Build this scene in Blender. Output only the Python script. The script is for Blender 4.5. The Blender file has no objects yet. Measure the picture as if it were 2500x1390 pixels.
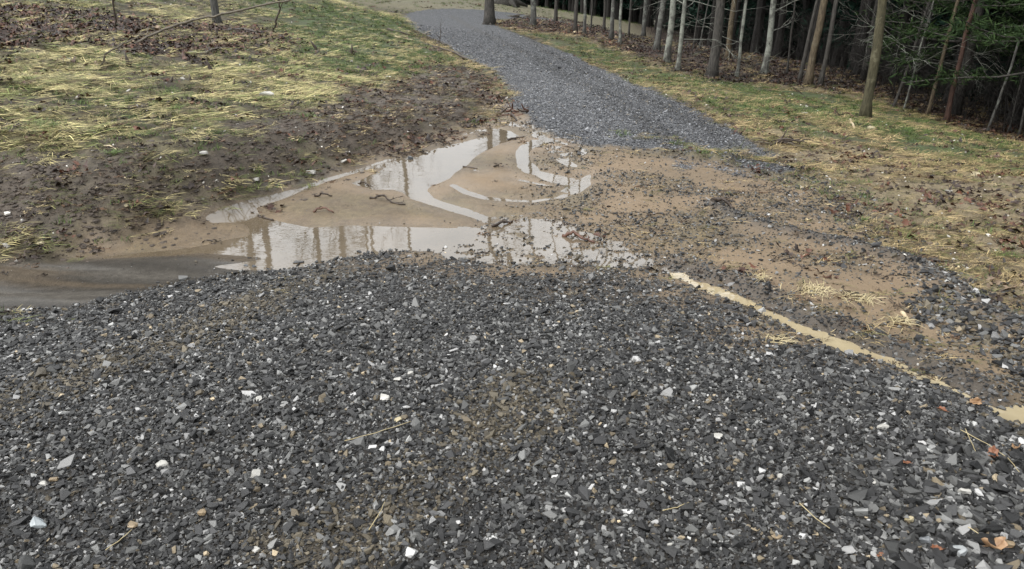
import bpy, bmesh, math, random
import numpy as np
from mathutils import Vector
R = math.radians
rng = np.random.default_rng(7)
random.seed(7)
scn = bpy.context.scene
C = scn.collection

# ------------------------------------------------------------------ camera, world, sun, exposure
CAM_H, PITCH, FOC = 1.65, R(25.0), 1819.0          # eye height, downward tilt, focal length in photo pixels (2500 wide)
cam_d = bpy.data.cameras.new('camera'); cam = bpy.data.objects.new('camera', cam_d); C.objects.link(cam)
cam_d.lens = 36 * FOC / 2500; cam_d.sensor_width = 36; cam_d.clip_start = 0.05; cam_d.clip_end = 1500
cam.location = (0, 0, CAM_H); cam.rotation_euler = (math.pi / 2 - PITCH, 0, 0)
scn.camera = cam

SUN_EL, SUN_ROT = R(58), R(-115)
world = bpy.data.worlds.new('World'); scn.world = world; world.use_nodes = True
wn, wl = world.node_tree.nodes, world.node_tree.links
wn.clear()
wout = wn.new('ShaderNodeOutputWorld'); bg = wn.new('ShaderNodeBackground')
sky = wn.new('ShaderNodeTexSky'); sky.sky_type = 'NISHITA'; sky.sun_disc = False
sky.sun_elevation = SUN_EL; sky.sun_rotation = SUN_ROT; sky.air_density = 1.0; sky.dust_density = 6.0; sky.ozone_density = 1.0
hsv = wn.new('ShaderNodeHueSaturation'); hsv.inputs['Saturation'].default_value = 0.13
wtc = wn.new('ShaderNodeTexCoord'); wno = wn.new('ShaderNodeTexNoise'); wno.inputs['Scale'].default_value = 3.0; wno.inputs['Detail'].default_value = 6
wmr = wn.new('ShaderNodeMapRange'); wmr.inputs[1].default_value = .3; wmr.inputs[2].default_value = .7; wmr.inputs[3].default_value = .8; wmr.inputs[4].default_value = 1.15
wmul = wn.new('ShaderNodeMixRGB'); wmul.blend_type = 'MULTIPLY'; wmul.inputs[0].default_value = 1
wl.new(wtc.outputs['Generated'], wno.inputs['Vector']); wl.new(wno.outputs[0], wmr.inputs[0])
wmx = wn.new('ShaderNodeMixRGB'); wmx.inputs[0].default_value = .78; wmx.inputs[2].default_value = (7.6, 7.9, 8.2, 1)   # the even cloud layer under the sky
wl.new(sky.outputs[0], hsv.inputs['Color']); wl.new(hsv.outputs[0], wmx.inputs[1]); wl.new(wmx.outputs[0], wmul.inputs[1]); wl.new(wmr.outputs[0], wmul.inputs[2])
wl.new(wmul.outputs[0], bg.inputs[0]); bg.inputs[1].default_value = 0.15
wl.new(bg.outputs[0], wout.inputs[0])
sun_d = bpy.data.lights.new('sun', 'SUN'); sun_d.energy = 1.2; sun_d.angle = R(30); sun_d.color = (1, .97, .92)
sun = bpy.data.objects.new('sun', sun_d); C.objects.link(sun)
# overcast: the sun only brightens the cloud high on the left, over the open slope
az = SUN_ROT
sdir = Vector((math.sin(az) * math.cos(SUN_EL), math.cos(az) * math.cos(SUN_EL), math.sin(SUN_EL)))
sun.rotation_euler = sdir.to_track_quat('Z', 'Y').to_euler()
scn.view_settings.view_transform = 'Standard'; scn.view_settings.look = 'None'; scn.view_settings.gamma = 1
scn.view_settings.exposure = 0.78
scn.cycles.max_bounces = 5; scn.cycles.diffuse_bounces = 3; scn.cycles.glossy_bounces = 3
scn.cycles.transparent_max_bounces = 6; scn.cycles.use_denoising = True

# ------------------------------------------------------------------ helpers
def tag(o, label=None, cat=None, group=None, kind=None):
    for k, v in (('label', label), ('category', cat), ('group', group), ('kind', kind)):
        if v: o[k] = v
    return o
def empty(name, loc, rz=0):
    o = bpy.data.objects.new(name, None); C.objects.link(o); o.location = loc; o.rotation_euler = (0, 0, rz)
    o.empty_display_size = .1
    return o
def mesh_np(name, V, F, mat=None, parent=None, smooth=True, link=True):
    """V (n,3); F a list of index tuples or an (m,k) array"""
    me = bpy.data.meshes.new(name)
    V = np.asarray(V, dtype=np.float32)
    if isinstance(F, np.ndarray):
        m, k = F.shape
        me.vertices.add(len(V)); me.vertices.foreach_set('co', V.ravel())
        me.loops.add(m * k); me.loops.foreach_set('vertex_index', F.astype(np.int32).ravel())
        me.polygons.add(m); me.polygons.foreach_set('loop_start', np.arange(0, m * k, k, dtype=np.int32))
        me.update(calc_edges=True)
    else:
        me.from_pydata(V.tolist(), [], F)
    if smooth: me.polygons.foreach_set('use_smooth', np.ones(len(me.polygons), dtype=bool))
    if mat is not None: me.materials.append(mat)
    o = bpy.data.objects.new(name, me)
    if link: C.objects.link(o)
    if parent is not None: o.parent = parent
    return o
def smooth01(a, b, x):
    t = np.clip((x - a) / (b - a), 0, 1); return t * t * (3 - 2 * t)
def _hash(ix, iy, seed):
    h = (ix.astype(np.int64) * 374761393 + iy.astype(np.int64) * 668265263 + seed * 1442695041) & 0x7fffffff
    h = ((h ^ (h >> 13)) * 1274126177) & 0x7fffffff
    h = h ^ (h >> 16)
    return (h & 0xffff) / 65535.0
def vnoise(x, y, seed=0):
    ix = np.floor(x); iy = np.floor(y); fx = x - ix; fy = y - iy
    fx = fx * fx * (3 - 2 * fx); fy = fy * fy * (3 - 2 * fy)
    a = _hash(ix, iy, seed); b = _hash(ix + 1, iy, seed); c = _hash(ix, iy + 1, seed); d = _hash(ix + 1, iy + 1, seed)
    return (a * (1 - fx) + b * fx) * (1 - fy) + (c * (1 - fx) + d * fx) * fy
def fbm(x, y, seed=0, octs=4):
    s = 0; a = .5; t = 0
    for i in range(octs):
        s = s + a * vnoise(x * 2 ** i + 17.3 * i, y * 2 ** i - 9.1 * i, seed + i); t += a; a *= .5
    return s / t
CP, SP = math.cos(PITCH), math.sin(PITCH)
def ray(px, py):
    xn = (np.asarray(px, float) - 1250) / FOC; yn = (695 - np.asarray(py, float)) / FOC
    return xn, CP + yn * SP, -SP + yn * CP
def at(px, py, Y):
    """the point seen at photo pixel (px, py) at forward distance Y metres"""
    a, b, c = ray(px, py); return Vector((float(a / b * Y), float(Y), float(CAM_H + c / b * Y)))

# ------------------------------------------------------------------ terrain: smooth base through surveyed heights
ZP = -0.30                       # level of the big puddle
ctl = []
def cz(px, py, z):
    a, b, c = ray(px, py); Y = (z - CAM_H) / (c / b); ctl.append((a / b * Y, Y, z))
def cy(px, py, Y):
    a, b, c = ray(px, py); ctl.append((a / b * Y, Y, CAM_H + c / b * Y))
for x in (-6, -3, 0, 3, 6):
    for y in (-6, -2, 1.2): ctl.append((x, y, 0.0 + .01 * abs(x)))
for x in (-2, 0, 1.6): ctl.append((x, 2.6, -.02))
for a in ((0, 900, -.08), (0, 790, -.15), (0, 650, -.26), (0, 580, -.22), (300, 625, -.29), (600, 690, -.24), (1100, 655, -.26), (1000, 850, -.06), (1600, 700, -.26),
          (1600, 900, -.05), (2100, 900, -.17), (2500, 1045, -.17), (2100, 700, -.22), (1250, 300, -.31), (700, 600, ZP), (1000, 430, ZP), (1400, 420, -.3), (1350, 550, ZP),
          (1700, 500, -.31), (2000, 600, -.3), (2300, 740, -.26), (2490, 720, -.3), (2490, 820, -.25), (900, 340, -.13), (600, 420, -.02), (300, 480, 0.02), (0, 460, 0.02), (1100, 280, -.25),
          (0, 250, .32), (0, 100, .55), (0, 0, .7), (300, 250, .2), (300, 0, .5), (700, 250, 0.0)): cz(*a)
for a in ((530, 65, 16.5), (700, 100, 14.5), (800, 0, 27), (1000, 0, 42), (1000, 60, 29), (990, 33, 36), (1000, 200, 12.3), (1250, 200, 14.0), (1600, 235, 12.3), (1250, 120, 24),
          (1330, 100, 26), (1195, 60, 32), (1180, 28, 39), (1300, 65, 32), (1480, 50, 52), (1250, 8, 58), (1350, 25, 56), (1640, 150, 24), (1735, 190, 21), (1975, 212, 20), (2108, 293, 14),
          (2315, 300, 17), (2490, 350, 15), (1850, 370, 8.3), (2200, 450, 6.9), (2490, 500, 6.6)): cy(*a)
for a in ((8, 45, -3.9), (16, 40, -4.4), (30, 60, -7), (10, 75, -6), (30, 20, -4.2), (-30, 20, 2.2), (-40, 60, 1.0), (-12, 60, -1.2), (0, 90, -6), (0, 130, -9), (60, 120, -12), (-60, 120, -1),
          (60, 20, -7), (-60, 0, 4), (60, -40, -3), (-60, -60, 4), (0, -60, 0), (120, 200, -18), (-120, 200, 0), (0, 260, -14), (-250, 300, 4), (250, 300, -25), (250, -200, -5), (-250, -200, 6)): ctl.append(a)
ctl = np.array(ctl)
def _tps(r): return r * r * np.log(r + 1e-6)
_S = 10.0
_n = len(ctl); _P = ctl[:, :2] / _S
_K = _tps(np.linalg.norm(_P[:, None] - _P[None], axis=2)) + np.eye(_n) * 0.002
_A = np.zeros((_n + 3, _n + 3)); _A[:_n, :_n] = _K; _A[:_n, _n] = 1; _A[:_n, _n + 1:] = _P; _A[_n, :_n] = 1; _A[_n + 1:, :_n] = _P.T
_w = np.linalg.solve(_A, np.concatenate([ctl[:, 2], np.zeros(3)]))
def base0(x, y):
    x = np.asarray(x, float).ravel(); y = np.asarray(y, float).ravel(); out = np.empty(len(x))
    for i in range(0, len(x), 20000):
        q = np.stack([x[i:i + 20000], y[i:i + 20000]], 1) / _S
        d = np.sqrt(((q[:, None] - _P[None]) ** 2).sum(2))
        out[i:i + 20000] = _tps(d) @ _w[:_n] + _w[_n] + q @ _w[_n + 1:]
    return out
def hit(fn, pts):
    """photo pixels -> ground points on height function fn"""
    pts = np.asarray(pts, float); a, b, c = ray(pts[:, 0], pts[:, 1])
    Ys = np.geomspace(1.0, 160, 260)
    X = (a / b)[:, None] * Ys; Z = CAM_H + (c / b)[:, None] * Ys
    G = fn(X, np.broadcast_to(Ys, X.shape)).reshape(X.shape)
    D = Z - G; out = []
    for i in range(len(pts)):
        k = np.argmax(D[i] < 0)
        if D[i].min() > 0: k = len(Ys) - 1
        if k == 0: k = 1
        t = D[i, k - 1] / (D[i, k - 1] - D[i, k] + 1e-9); t = min(max(t, 0), 1)
        Y = Ys[k - 1] + t * (Ys[k] - Ys[k - 1]); out.append(((a / b)[i] * Y, Y))
    return np.array(out)
def sdf(poly, x, y):
    """signed distance to a polygon, positive inside"""
    poly = np.asarray(poly); x = np.asarray(x, float).ravel(); y = np.asarray(y, float).ravel()
    lo = poly.min(0) - 3; hi = poly.max(0) + 3
    out = np.full(len(x), -3.0); m = (x > lo[0]) & (x < hi[0]) & (y > lo[1]) & (y < hi[1])
    px, py = x[m], y[m]; d2 = np.full(len(px), 1e9); ins = np.zeros(len(px), bool)
    for i in range(len(poly)):
        ax, ay = poly[i]; bx, by = poly[(i + 1) % len(poly)]
        ex, ey = bx - ax, by - ay; L = ex * ex + ey * ey + 1e-12
        t = np.clip(((px - ax) * ex + (py - ay) * ey) / L, 0, 1)
        d2 = np.minimum(d2, (px - ax - t * ex) ** 2 + (py - ay - t * ey) ** 2)
        if ay != by:
            cr = ((ay > py) != (by > py)) & (px < (bx - ax) * (py - ay) / (by - ay) + ax); ins ^= cr
    s = np.sqrt(d2); out[m] = np.where(ins, s, -s); return out
def line_d(line, x, y):
    line = np.asarray(line); x = np.asarray(x, float).ravel(); y = np.asarray(y, float).ravel(); d2 = np.full(len(x), 1e9)
    for i in range(len(line) - 1):
        ax, ay = line[i]; bx, by = line[i + 1]; ex, ey = bx - ax, by - ay
        t = np.clip(((x - ax) * ex + (y - ay) * ey) / (ex * ex + ey * ey + 1e-12), 0, 1)
        d2 = np.minimum(d2, (x - ax - t * ex) ** 2 + (y - ay - t * ey) ** 2)
    return np.sqrt(d2)

# outline of the flat around the puddles, then everything else is laid out on the ground from there
flat_px = [(200, 600), (430, 520), (590, 478), (860, 392), (1150, 310), (1290, 300), (1440, 380), (1500, 470), (1450, 570), (1200, 600), (900, 640), (620, 665), (400, 665), (220, 650)]
FLAT = hit(base0, flat_px)
def base(x, y):
    z = base0(x, y); s = sdf(FLAT, x, y); k = smooth01(-.7, .05, s)
    return z * (1 - k) + ZP * k
def W(pts): return hit(base, pts)

P1 = W([(1125, 331), (1164, 317), (1176, 316), (1215, 315), (1250, 322), (1262, 332), (1244, 344), (1215, 354), (1192, 365), (1175, 373), (1160, 384), (1138, 405), (1112, 420), (1098, 436), (1075, 446), (1052, 454), (1042, 466),
        (1058, 485), (1106, 501), (1140, 510), (1170, 522), (1200, 533), (1170, 537), (1144, 529), (1080, 510), (1029, 493), (1004, 486), (984, 470), (962, 463), (914, 464), (872, 452), (855, 447), (882, 440), (905, 428), (943, 409), (900, 414), (850, 428), (800, 442),
        (756, 458), (722, 474), (680, 488), (625, 506), (628, 520), (640, 531), (700, 545), (760, 557), (860, 551), (960, 555), (1060, 556), (1130, 560), (1165, 570), (1120, 600), (1060, 612), (950, 613), (850, 628), (760, 648), (690, 660), (640, 662), (560, 657), (520, 650),
        (580, 645), (640, 636), (642, 628), (560, 623), (490, 618), (430, 622), (330, 627), (230, 632), (330, 620), (430, 611), (500, 600), (560, 585), (610, 576), (612, 560), (590, 546), (560, 542), (520, 545), (500, 535), (504, 526), (545, 508), (594, 493), (640, 482), (677, 473), (730, 460), (756, 449), (800, 435), (850, 421), (905, 404), (943, 389),
        (1000, 385), (1040, 373), (1074, 361), (1144, 344), (1189, 333), (1192, 322), (1176, 320), (1150, 326)])
P2 = W([(1335, 338), (1298, 345), (1272, 357), (1261, 376), (1266, 408), (1282, 421), (1308, 428), (1324, 438), (1349, 447), (1378, 452), (1392, 451), (1402, 438), (1362, 429), (1314, 419), (1311, 408), (1295, 398), (1288, 379), (1295, 365), (1314, 353), (1345, 346)])
P3 = W([(1366, 468), (1394, 451), (1413, 440), (1441, 424), (1442, 450), (1423, 466), (1410, 475)])
P4 = W([(1347, 486), (1375, 475), (1395, 475), (1378, 484)])
P5 = W([(1358, 391), (1388, 391), (1410, 408), (1388, 408)])
P6 = W([(1095, 452), (1110, 449), (1142, 466), (1186, 480), (1250, 488), (1304, 490), (1345, 483), (1350, 487), (1304, 494), (1250, 493), (1180, 487), (1130, 473)])
P7 = W([(1148, 411), (1165, 413), (1172, 421), (1158, 418)])
P8 = W([(1252, 436), (1280, 440), (1330, 450), (1352, 455), (1320, 453), (1275, 443)])
POOLS = [P1, P2, P3, P4, P5, P6, P7, P8]
# shallow water broken by stones and debris
R1 = W([(1160, 308), (1150, 297), (1190, 262), (1215, 238), (1200, 192), (1225, 165), (1262, 180), (1300, 205), (1290, 230), (1258, 258), (1240, 285), (1330, 300), (1420, 330), (1470, 370), (1400, 395), (1330, 372), (1300, 345), (1270, 320), (1215, 305)])
R2 = W([(1040, 622), (1140, 560), (1230, 530), (1300, 525), (1420, 545), (1500, 580), (1600, 620), (1650, 655), (1640, 690), (1560, 672), (1350, 655), (1200, 655), (1100, 640)])
R3 = W([(980, 62), (990, 60), (1040, 88), (1090, 108), (1150, 150), (1190, 168), (1180, 175), (1130, 158), (1070, 118), (1010, 88)])
ROCKY = [R1, R2, R3]
T1 = W([(1640, 675), (1662, 672), (1720, 698), (1800, 724), (1850, 752), (1905, 772), (1960, 797), (2030, 822), (2100, 852), (2195, 884), (2222, 905), (2190, 902), (2130, 885), (2050, 862), (2000, 842), (1940, 812), (1890, 792), (1850, 762), (1790, 738), (1710, 710)])
T2 = W([(2200, 896), (2225, 915), (2300, 935), (2345, 965), (2430, 1000), (2440, 1012), (2380, 990), (2310, 958), (2240, 940)])
T3 = W([(2405, 1000), (2470, 996), (2560, 1002), (2700, 1040), (2680, 1100), (2560, 1075), (2500, 1056), (2440, 1032)])
TAN = [T1, T2, T3]
# gravel of the parking area (near) and of the drive (far)
G1 = W([(-900, 900), (-300, 815), (0, 785), (200, 758), (350, 728), (480, 690), (640, 662), (800, 632), (950, 612), (1080, 612), (1150, 635), (1350, 655), (1500, 668), (1640, 695), (1750, 738), (1850, 790), (1950, 840), (2100, 895), (2250, 950), (2400, 1010), (2500, 1042), (2900, 1150)])
G1 = np.concatenate([G1, [(6, 1.2), (8, -6), (-9, -6), (-9, 2.0)]])
G2r = [(1930, 425), (1910, 400), (1850, 368), (1780, 320), (1700, 283), (1600, 232), (1500, 184), (1400, 140), (1300, 99), (1230, 75), (1205, 62)]
G2l = [(990, 34), (985, 40), (1005, 65), (1045, 92), (1100, 128), (1160, 156), (1205, 180), (1240, 225), (1270, 280), (1320, 315), (1400, 345), (1500, 368), (1620, 385), (1660, 422), (1730, 416), (1820, 445)]
G2 = np.concatenate([W(G2r), W([(1198, 50)]), [(3.0, 41.5), (8.0, 42.6), (8.0, 46), (2.5, 45)], W([(1180, 27), (1120, 24), (1060, 25), (1020, 29), (1000, 34), (988, 41)]), W(G2l[2:])])
SAND = W([(430, 530), (600, 476), (860, 400), (1120, 322), (1190, 290), (1210, 240), (1260, 260), (1330, 300), (1480, 330), (1650, 380), (1800, 420), (1900, 445), (2000, 500), (2080, 560), (2200, 620), (2380, 690), (2560, 800), (2800, 1000), (2900, 1200), (2500, 1100), (2200, 960), (2000, 880), (1800, 790), (1640, 720), (1450, 690), (1200, 670), (1080, 650), (800, 670), (620, 690), (430, 640), (150, 640), (200, 610)])
MUDT = W([(-300, 640), (0, 645), (230, 632), (480, 615), (640, 628), (690, 660), (480, 695), (350, 735), (200, 762), (0, 790), (-300, 830)])
MUD = W([(-500, 540), (0, 425), (250, 395), (500, 365), (750, 298), (900, 235), (1050, 172), (1180, 180), (1210, 240), (1170, 310), (1000, 370), (850, 410), (600, 480), (430, 530), (200, 610), (0, 640), (-500, 660)])
LEAF1 = W([(-200, 15), (150, 22), (300, 45), (450, 62), (640, 66), (710, 105), (640, 140), (480, 160), (380, 142), (260, 125), (150, 120), (0, 105), (-200, 100)])
LEAF2 = W([(1205, 62), (1290, 78), (1400, 88), (1500, 118), (1600, 155), (1740, 200), (1900, 212), (2050, 225), (2130, 240), (2300, 300), (2500, 360), (2900, 440), (2900, 300), (2450, 200), (1960, 100), (1500, 60), (1340, 45)])
GRN1 = W([(620, 0), (800, 10), (980, 50), (1100, 150), (1150, 190), (900, 200), (760, 180), (700, 110), (640, 70)])
GRN2 = W([(1290, 85), (1450, 110), (1600, 165), (1750, 200), (1950, 225), (2150, 260), (2300, 300), (2600, 380), (2600, 460), (2300, 400), (2100, 360), (1950, 330), (1800, 300), (1650, 240), (1500, 175)])
COARSE = W([(2200, 640), (2300, 690), (2400, 770), (2500, 850), (2700, 1000), (2650, 1060), (2450, 900), (2300, 830), (2200, 800), (2250, 730)])
COARSE2 = W([(2150, 1130), (2350, 1060), (2700, 1090), (2700, 1500), (2150, 1500), (2080, 1300)])
RIDGES = [(W([(1640, 655), (1720, 684), (1800, 705), (1870, 740), (1950, 785), (2050, 820), (2150, 860), (2260, 905), (2400, 975)]), .05, .11),
          (W([(1740, 515), (1800, 545), (1870, 568), (1950, 590), (2040, 605), (2130, 625), (2230, 660), (2330, 720), (2450, 800), (2600, 900)]), .045, .10),
          (W([(700, 700), (900, 660), (1100, 640)]), .02, .25)]
BANK = W([(430, 520), (600, 470), (750, 428), (860, 395), (1000, 352), (1100, 318), (1160, 295), (1190, 255), (1195, 200), (1100, 140), (1000, 80)])
TRACKS = [W([(1100, 40), (1190, 88), (1320, 145), (1480, 235), (1620, 335), (1700, 400)]), W([(1235, 76), (1400, 160), (1560, 238), (1750, 335), (1860, 410)])]
RUTS = [(W([(-200, 735), (200, 700), (480, 668), (620, 640)]), .022, .16), (W([(-200, 640), (100, 632), (400, 625)]), .02, .12)]
STAIN = [W([(450, 800), (560, 745), (760, 690), (860, 665), (900, 672), (760, 720), (600, 800), (420, 890), (250, 940), (280, 900)]), W([(1060, 1100), (1200, 950), (1330, 930), (1400, 1000), (1330, 1100), (1150, 1140)]),
         W([(0, 960), (120, 930), (330, 850), (360, 880), (200, 980), (0, 1040), (-200, 1060), (-200, 1000)]), W([(700, 1320), (900, 1250), (1020, 1150), (1050, 1170), (960, 1300), (850, 1420), (700, 1420)])]

def fields(x, y):
    """every mask and the fine relief at ground points"""
    x = np.asarray(x, float).ravel(); y = np.asarray(y, float).ravel()
    f = {}
    jit = (fbm(x * 9, y * 9, 5, 3) - .5)
    big = (fbm(x * 1.2, y * 1.2, 11, 4) - .5)
    s_pool = np.max([sdf(p, x, y) for p in POOLS], 0) + jit * .02 + .006
    s_tan = np.max([sdf(p, x, y) for p in TAN], 0) + jit * .11 + (fbm(x * 4, y * 4, 181, 2) - .5) * .05 + .002
    s_rock = np.maximum(np.max([sdf(p, x, y) for p in (R1, R2)], 0) + jit * .12, sdf(R3, x, y) + .10 + jit * .3)
    soft = .25 + .02 * y
    m = lambda p, w=1.0, j=1.0: smooth01(-.12 * w, .12 * w, sdf(p, x, y) + jit * .22 * j + big * .35 * j)
    f['g1s'] = smooth01(-.55, .08, sdf(G1, x, y) + jit * .3 + big * .5); sg = sdf(G1, x, y) + big * .5; f['edge'] = smooth01(.85, .0, sg) * smooth01(-1.6, -.6, x + .25 * (y - 4.5)) * smooth01(2.4, 3.2, y); f['g1'] = m(G1, .9, .9); f['g2'] = m(G2, .8 , .5)
    f['sand'] = m(SAND, 1.2, 1.0); f['mudt'] = m(MUDT, .8, .4); f['mud'] = m(MUD, 3.5, 2.0)
    f['leaf'] = np.maximum(m(LEAF1, 4, 3), m(LEAF2, 4, 2.5)); f['grn'] = np.maximum(m(GRN1, 6, 4), m(GRN2, 4, 2.5))
    f['coarse'] = np.maximum(m(COARSE, 1, 1), m(COARSE2, 1, 1)); f['stain'] = np.max([m(p, 1.2, .8) for p in STAIN], 0)
    f['pool'] = s_pool; f['tan'] = s_tan; f['rock'] = s_rock
    f['g2'] = f['g2'] * (1 - .85 * smooth01(8.7, 7.3, y) * smooth01(.44, .58, fbm(x * 1.6 + 3, y * 2.4, 171, 4)))
    grav = np.clip(f['g1'] + f['g2'], 0, 1)
    patch = smooth01(.40, .62, fbm(x * .9 + 4, y * 1.6, 31, 4))          # where sediment has buried the stones in the washed-over zone
    f['patch'] = patch
    f['thin'] = f['edge'] * (.35 + .65 * smooth01(.40, .56, fbm(x * 3.2, y * 5, 201, 4)))
    f['grav'] = grav
    # relief
    n1 = fbm(x * 3.1, y * 3.1, 41, 4) - .5; n2 = fbm(x * 16, y * 16, 47, 3) - .5; n3 = fbm(x * 38, y * 38, 53, 2) - .5
    slope = np.clip(1 - f['sand'] - f['mudt'] - grav, 0, 1)
    dry = (.022 - .013 * f['sand'] * smooth01(.6, .1, -s_pool)) + np.clip(-s_pool, 0, .6) * .02
    rip = (vnoise(x * 2.2 + 3 * n1, y * 15 + x * 5, 61) - .5) * .006
    dz = dry + slope * (n1 * .10 * smooth01(0, 1.5, -s_pool) + n2 * .045 + n3 * .02) + grav * (n1 * .03 + n2 * .016) + (1 - slope) * (1 - grav) * (n1 * .014 + n2 * .008 + rip * 1.6)
    dz += (1 - patch) * f['sand'] * (1 - smooth01(-.5, .0, s_pool)) * (n2 * .02)
    for ln, h, w in RIDGES: dz += h * np.exp(-(line_d(ln, x, y) / w) ** 2) * (.55 + .9 * fbm(x * 6, y * 6, 71, 3))
    dz += f['mudt'] * (fbm(x * .9 + 2, (y + x * .12) * 9, 91, 3) - .5) * .012
    for ln, h, w in RUTS: dz -= h * np.exp(-(line_d(ln, x, y) / w) ** 2)
    db = line_d(BANK, x, y)
    dz += .05 * slope * smooth01(.02, .22, db) * (db < 3)
    # drive ruts
    k = smooth01(-.16, .03, s_pool)
    dz = dz * (1 - k) + k * np.clip(-s_pool * .16, -.03, .016)
    k = smooth01(-.22, -.03, s_tan) * (1 - smooth01(-.5, .6, f['coarse']) * 0)
    dz = dz * (1 - k) + k * (.010 + np.clip(-s_tan * .3, -.03, .03))
    k = smooth01(-.15, .15, s_rock) * smooth01(.05, -.02, s_pool)
    dz = dz * (1 - k) + k * (-.003 + n2 * .035 + n1 * .015)
    f['dz'] = dz; f['slope'] = slope; f['jit'] = jit; f['big'] = big; f['n1'] = n1; f['n2'] = n2
    return f
def ground(x, y):
    return base(x, y) + fields(x, y)['dz']
def G(px, py, dz=0):
    p = W([(px, py)])[0]; return Vector((p[0], p[1], float(ground(p[:1], p[1:])[0]) + dz))

# ------------------------------------------------------------------ materials
def newmat(name):
    m = bpy.data.materials.new(name); m.use_nodes = True
    nt = m.node_tree; b = nt.nodes['Principled BSDF']; return m, nt, b
def N(nt, t, **k):
    n = nt.nodes.new(t)
    for a, v in k.items():
        if a in n.inputs.keys() if isinstance(a, str) else False: n.inputs[a].default_value = v
        else: setattr(n, a, v)
    return n
def noise_node(nt, scale, detail=4, coord='Object', rough=.6):
    tc = nt.nodes.new('ShaderNodeTexCoord'); n = nt.nodes.new('ShaderNodeTexNoise')
    n.inputs['Scale'].default_value = scale; n.inputs['Detail'].default_value = detail; n.inputs['Roughness'].default_value = rough
    nt.links.new(tc.outputs[coord], n.inputs['Vector']); return n
def ramp(nt, src, stops):
    r = nt.nodes.new('ShaderNodeValToRGB'); e = r.color_ramp.elements
    e[0].position, e[0].color = stops[0][0], (*stops[0][1], 1); e[1].position, e[1].color = stops[-1][0], (*stops[-1][1], 1)
    for p, c in stops[1:-1]:
        q = e.new(p); q.color = (*c, 1)
    nt.links.new(src, r.inputs[0]); return r
def mixc(nt, mode, fac, a, b):
    n = nt.nodes.new('ShaderNodeMixRGB'); n.blend_type = mode
    for i, v in ((0, fac), (1, a), (2, b)):
        if hasattr(v, 'is_output'): nt.links.new(v, n.inputs[i])
        elif i == 0: n.inputs[0].default_value = v
        else: n.inputs[i].default_value = (*v, 1) if len(v) == 3 else v
    return n
def math_(nt, op, a, b=0.0):
    n = nt.nodes.new('ShaderNodeMath'); n.operation = op
    for i, v in ((0, a), (1, b)):
        if hasattr(v, 'is_output'): nt.links.new(v, n.inputs[i])
        else: n.inputs[i].default_value = v
    return n
def bump(nt, b, h, strength=.5, dist=.01):
    n = nt.nodes.new('ShaderNodeBump'); n.inputs['Strength'].default_value = strength; n.inputs['Distance'].default_value = dist
    nt.links.new(h, n.inputs['Height']); nt.links.new(n.outputs[0], b.inputs['Normal']); return n

def ground_material():
    m, nt, b = newmat('ground'); L = nt.links.new
    col = N(nt, 'ShaderNodeAttribute', attribute_name='col'); att = N(nt, 'ShaderNodeAttribute', attribute_name='kind_g')   # r gravel, g wet, b rough litter
    sep = nt.nodes.new('ShaderNodeSeparateColor'); L(att.outputs['Color'], sep.inputs[0])
    n1 = noise_node(nt, 22, 8, rough=.7); n2 = noise_node(nt, 130, 4)
    r1 = nt.nodes.new('ShaderNodeMapRange'); r1.inputs[1].default_value = .3; r1.inputs[2].default_value = .7; r1.inputs[3].default_value = .62; r1.inputs[4].default_value = 1.35; L(n1.outputs[0], r1.inputs[0])
    r2 = nt.nodes.new('ShaderNodeMapRange'); r2.inputs[1].default_value = .35; r2.inputs[2].default_value = .65; r2.inputs[3].default_value = .75; r2.inputs[4].default_value = 1.25; L(n2.outputs[0], r2.inputs[0])
    var = math_(nt, 'MULTIPLY', r1.outputs[0], r2.outputs[0])
    # less contrast on the smooth washed sand
    inv = math_(nt, 'SUBTRACT', var.outputs[0], 1.0); sc = math_(nt, 'MULTIPLY', inv.outputs[0], sep.outputs[2]); v2 = math_(nt, 'ADD', sc.outputs[0], 1.0)
    c1 = mixc(nt, 'MULTIPLY', 1.0, col.outputs['Color'], v2.outputs[0])
    # crushed stone seen where the drive is too far off for single stones
    tc = nt.nodes.new('ShaderNodeTexCoord'); vo = nt.nodes.new('ShaderNodeTexVoronoi'); vo.inputs['Scale'].default_value = 34; L(tc.outputs['Object'], vo.inputs['Vector'])
    sv = nt.nodes.new('ShaderNodeSeparateColor'); L(vo.outputs['Color'], sv.inputs[0])
    gr = ramp(nt, sv.outputs[0], [(0, (.035, .036, .039)), (.5, (.07, .072, .077)), (.85, (.105, .107, .112)), (.97, (.17, .17, .17)), (1, (.23, .23, .23))])
    c2 = mixc(nt, 'MIX', sep.outputs[0], c1.outputs[0], gr.outputs[0])
    L(c2.outputs[0], b.inputs['Base Color'])
    rr = nt.nodes.new('ShaderNodeMapRange'); rr.inputs[3].default_value = .85; rr.inputs[4].default_value = .28; L(sep.outputs[1], rr.inputs[0]); L(rr.outputs[0], b.inputs['Roughness'])
    du = N(nt, 'ShaderNodeAttribute', attribute_name='dull'); dm = nt.nodes.new('ShaderNodeMapRange'); dm.inputs[3].default_value = .45; dm.inputs[4].default_value = .06; L(du.outputs['Fac'], dm.inputs[0]); L(dm.outputs[0], b.inputs['Specular IOR Level'])
    hv = math_(nt, 'MULTIPLY', vo.outputs['Distance'], sep.outputs[0]); hh = math_(nt, 'MULTIPLY', n1.outputs[0], sep.outputs[2]); hs = math_(nt, 'ADD', hh.outputs[0], math_(nt, 'MULTIPLY', hv.outputs[0], -1.2).outputs[0])
    hf = math_(nt, 'ADD', hs.outputs[0], math_(nt, 'MULTIPLY', n2.outputs[0], .22).outputs[0])
    bump(nt, b, hf.outputs[0], .9, .02)
    return m
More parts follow.
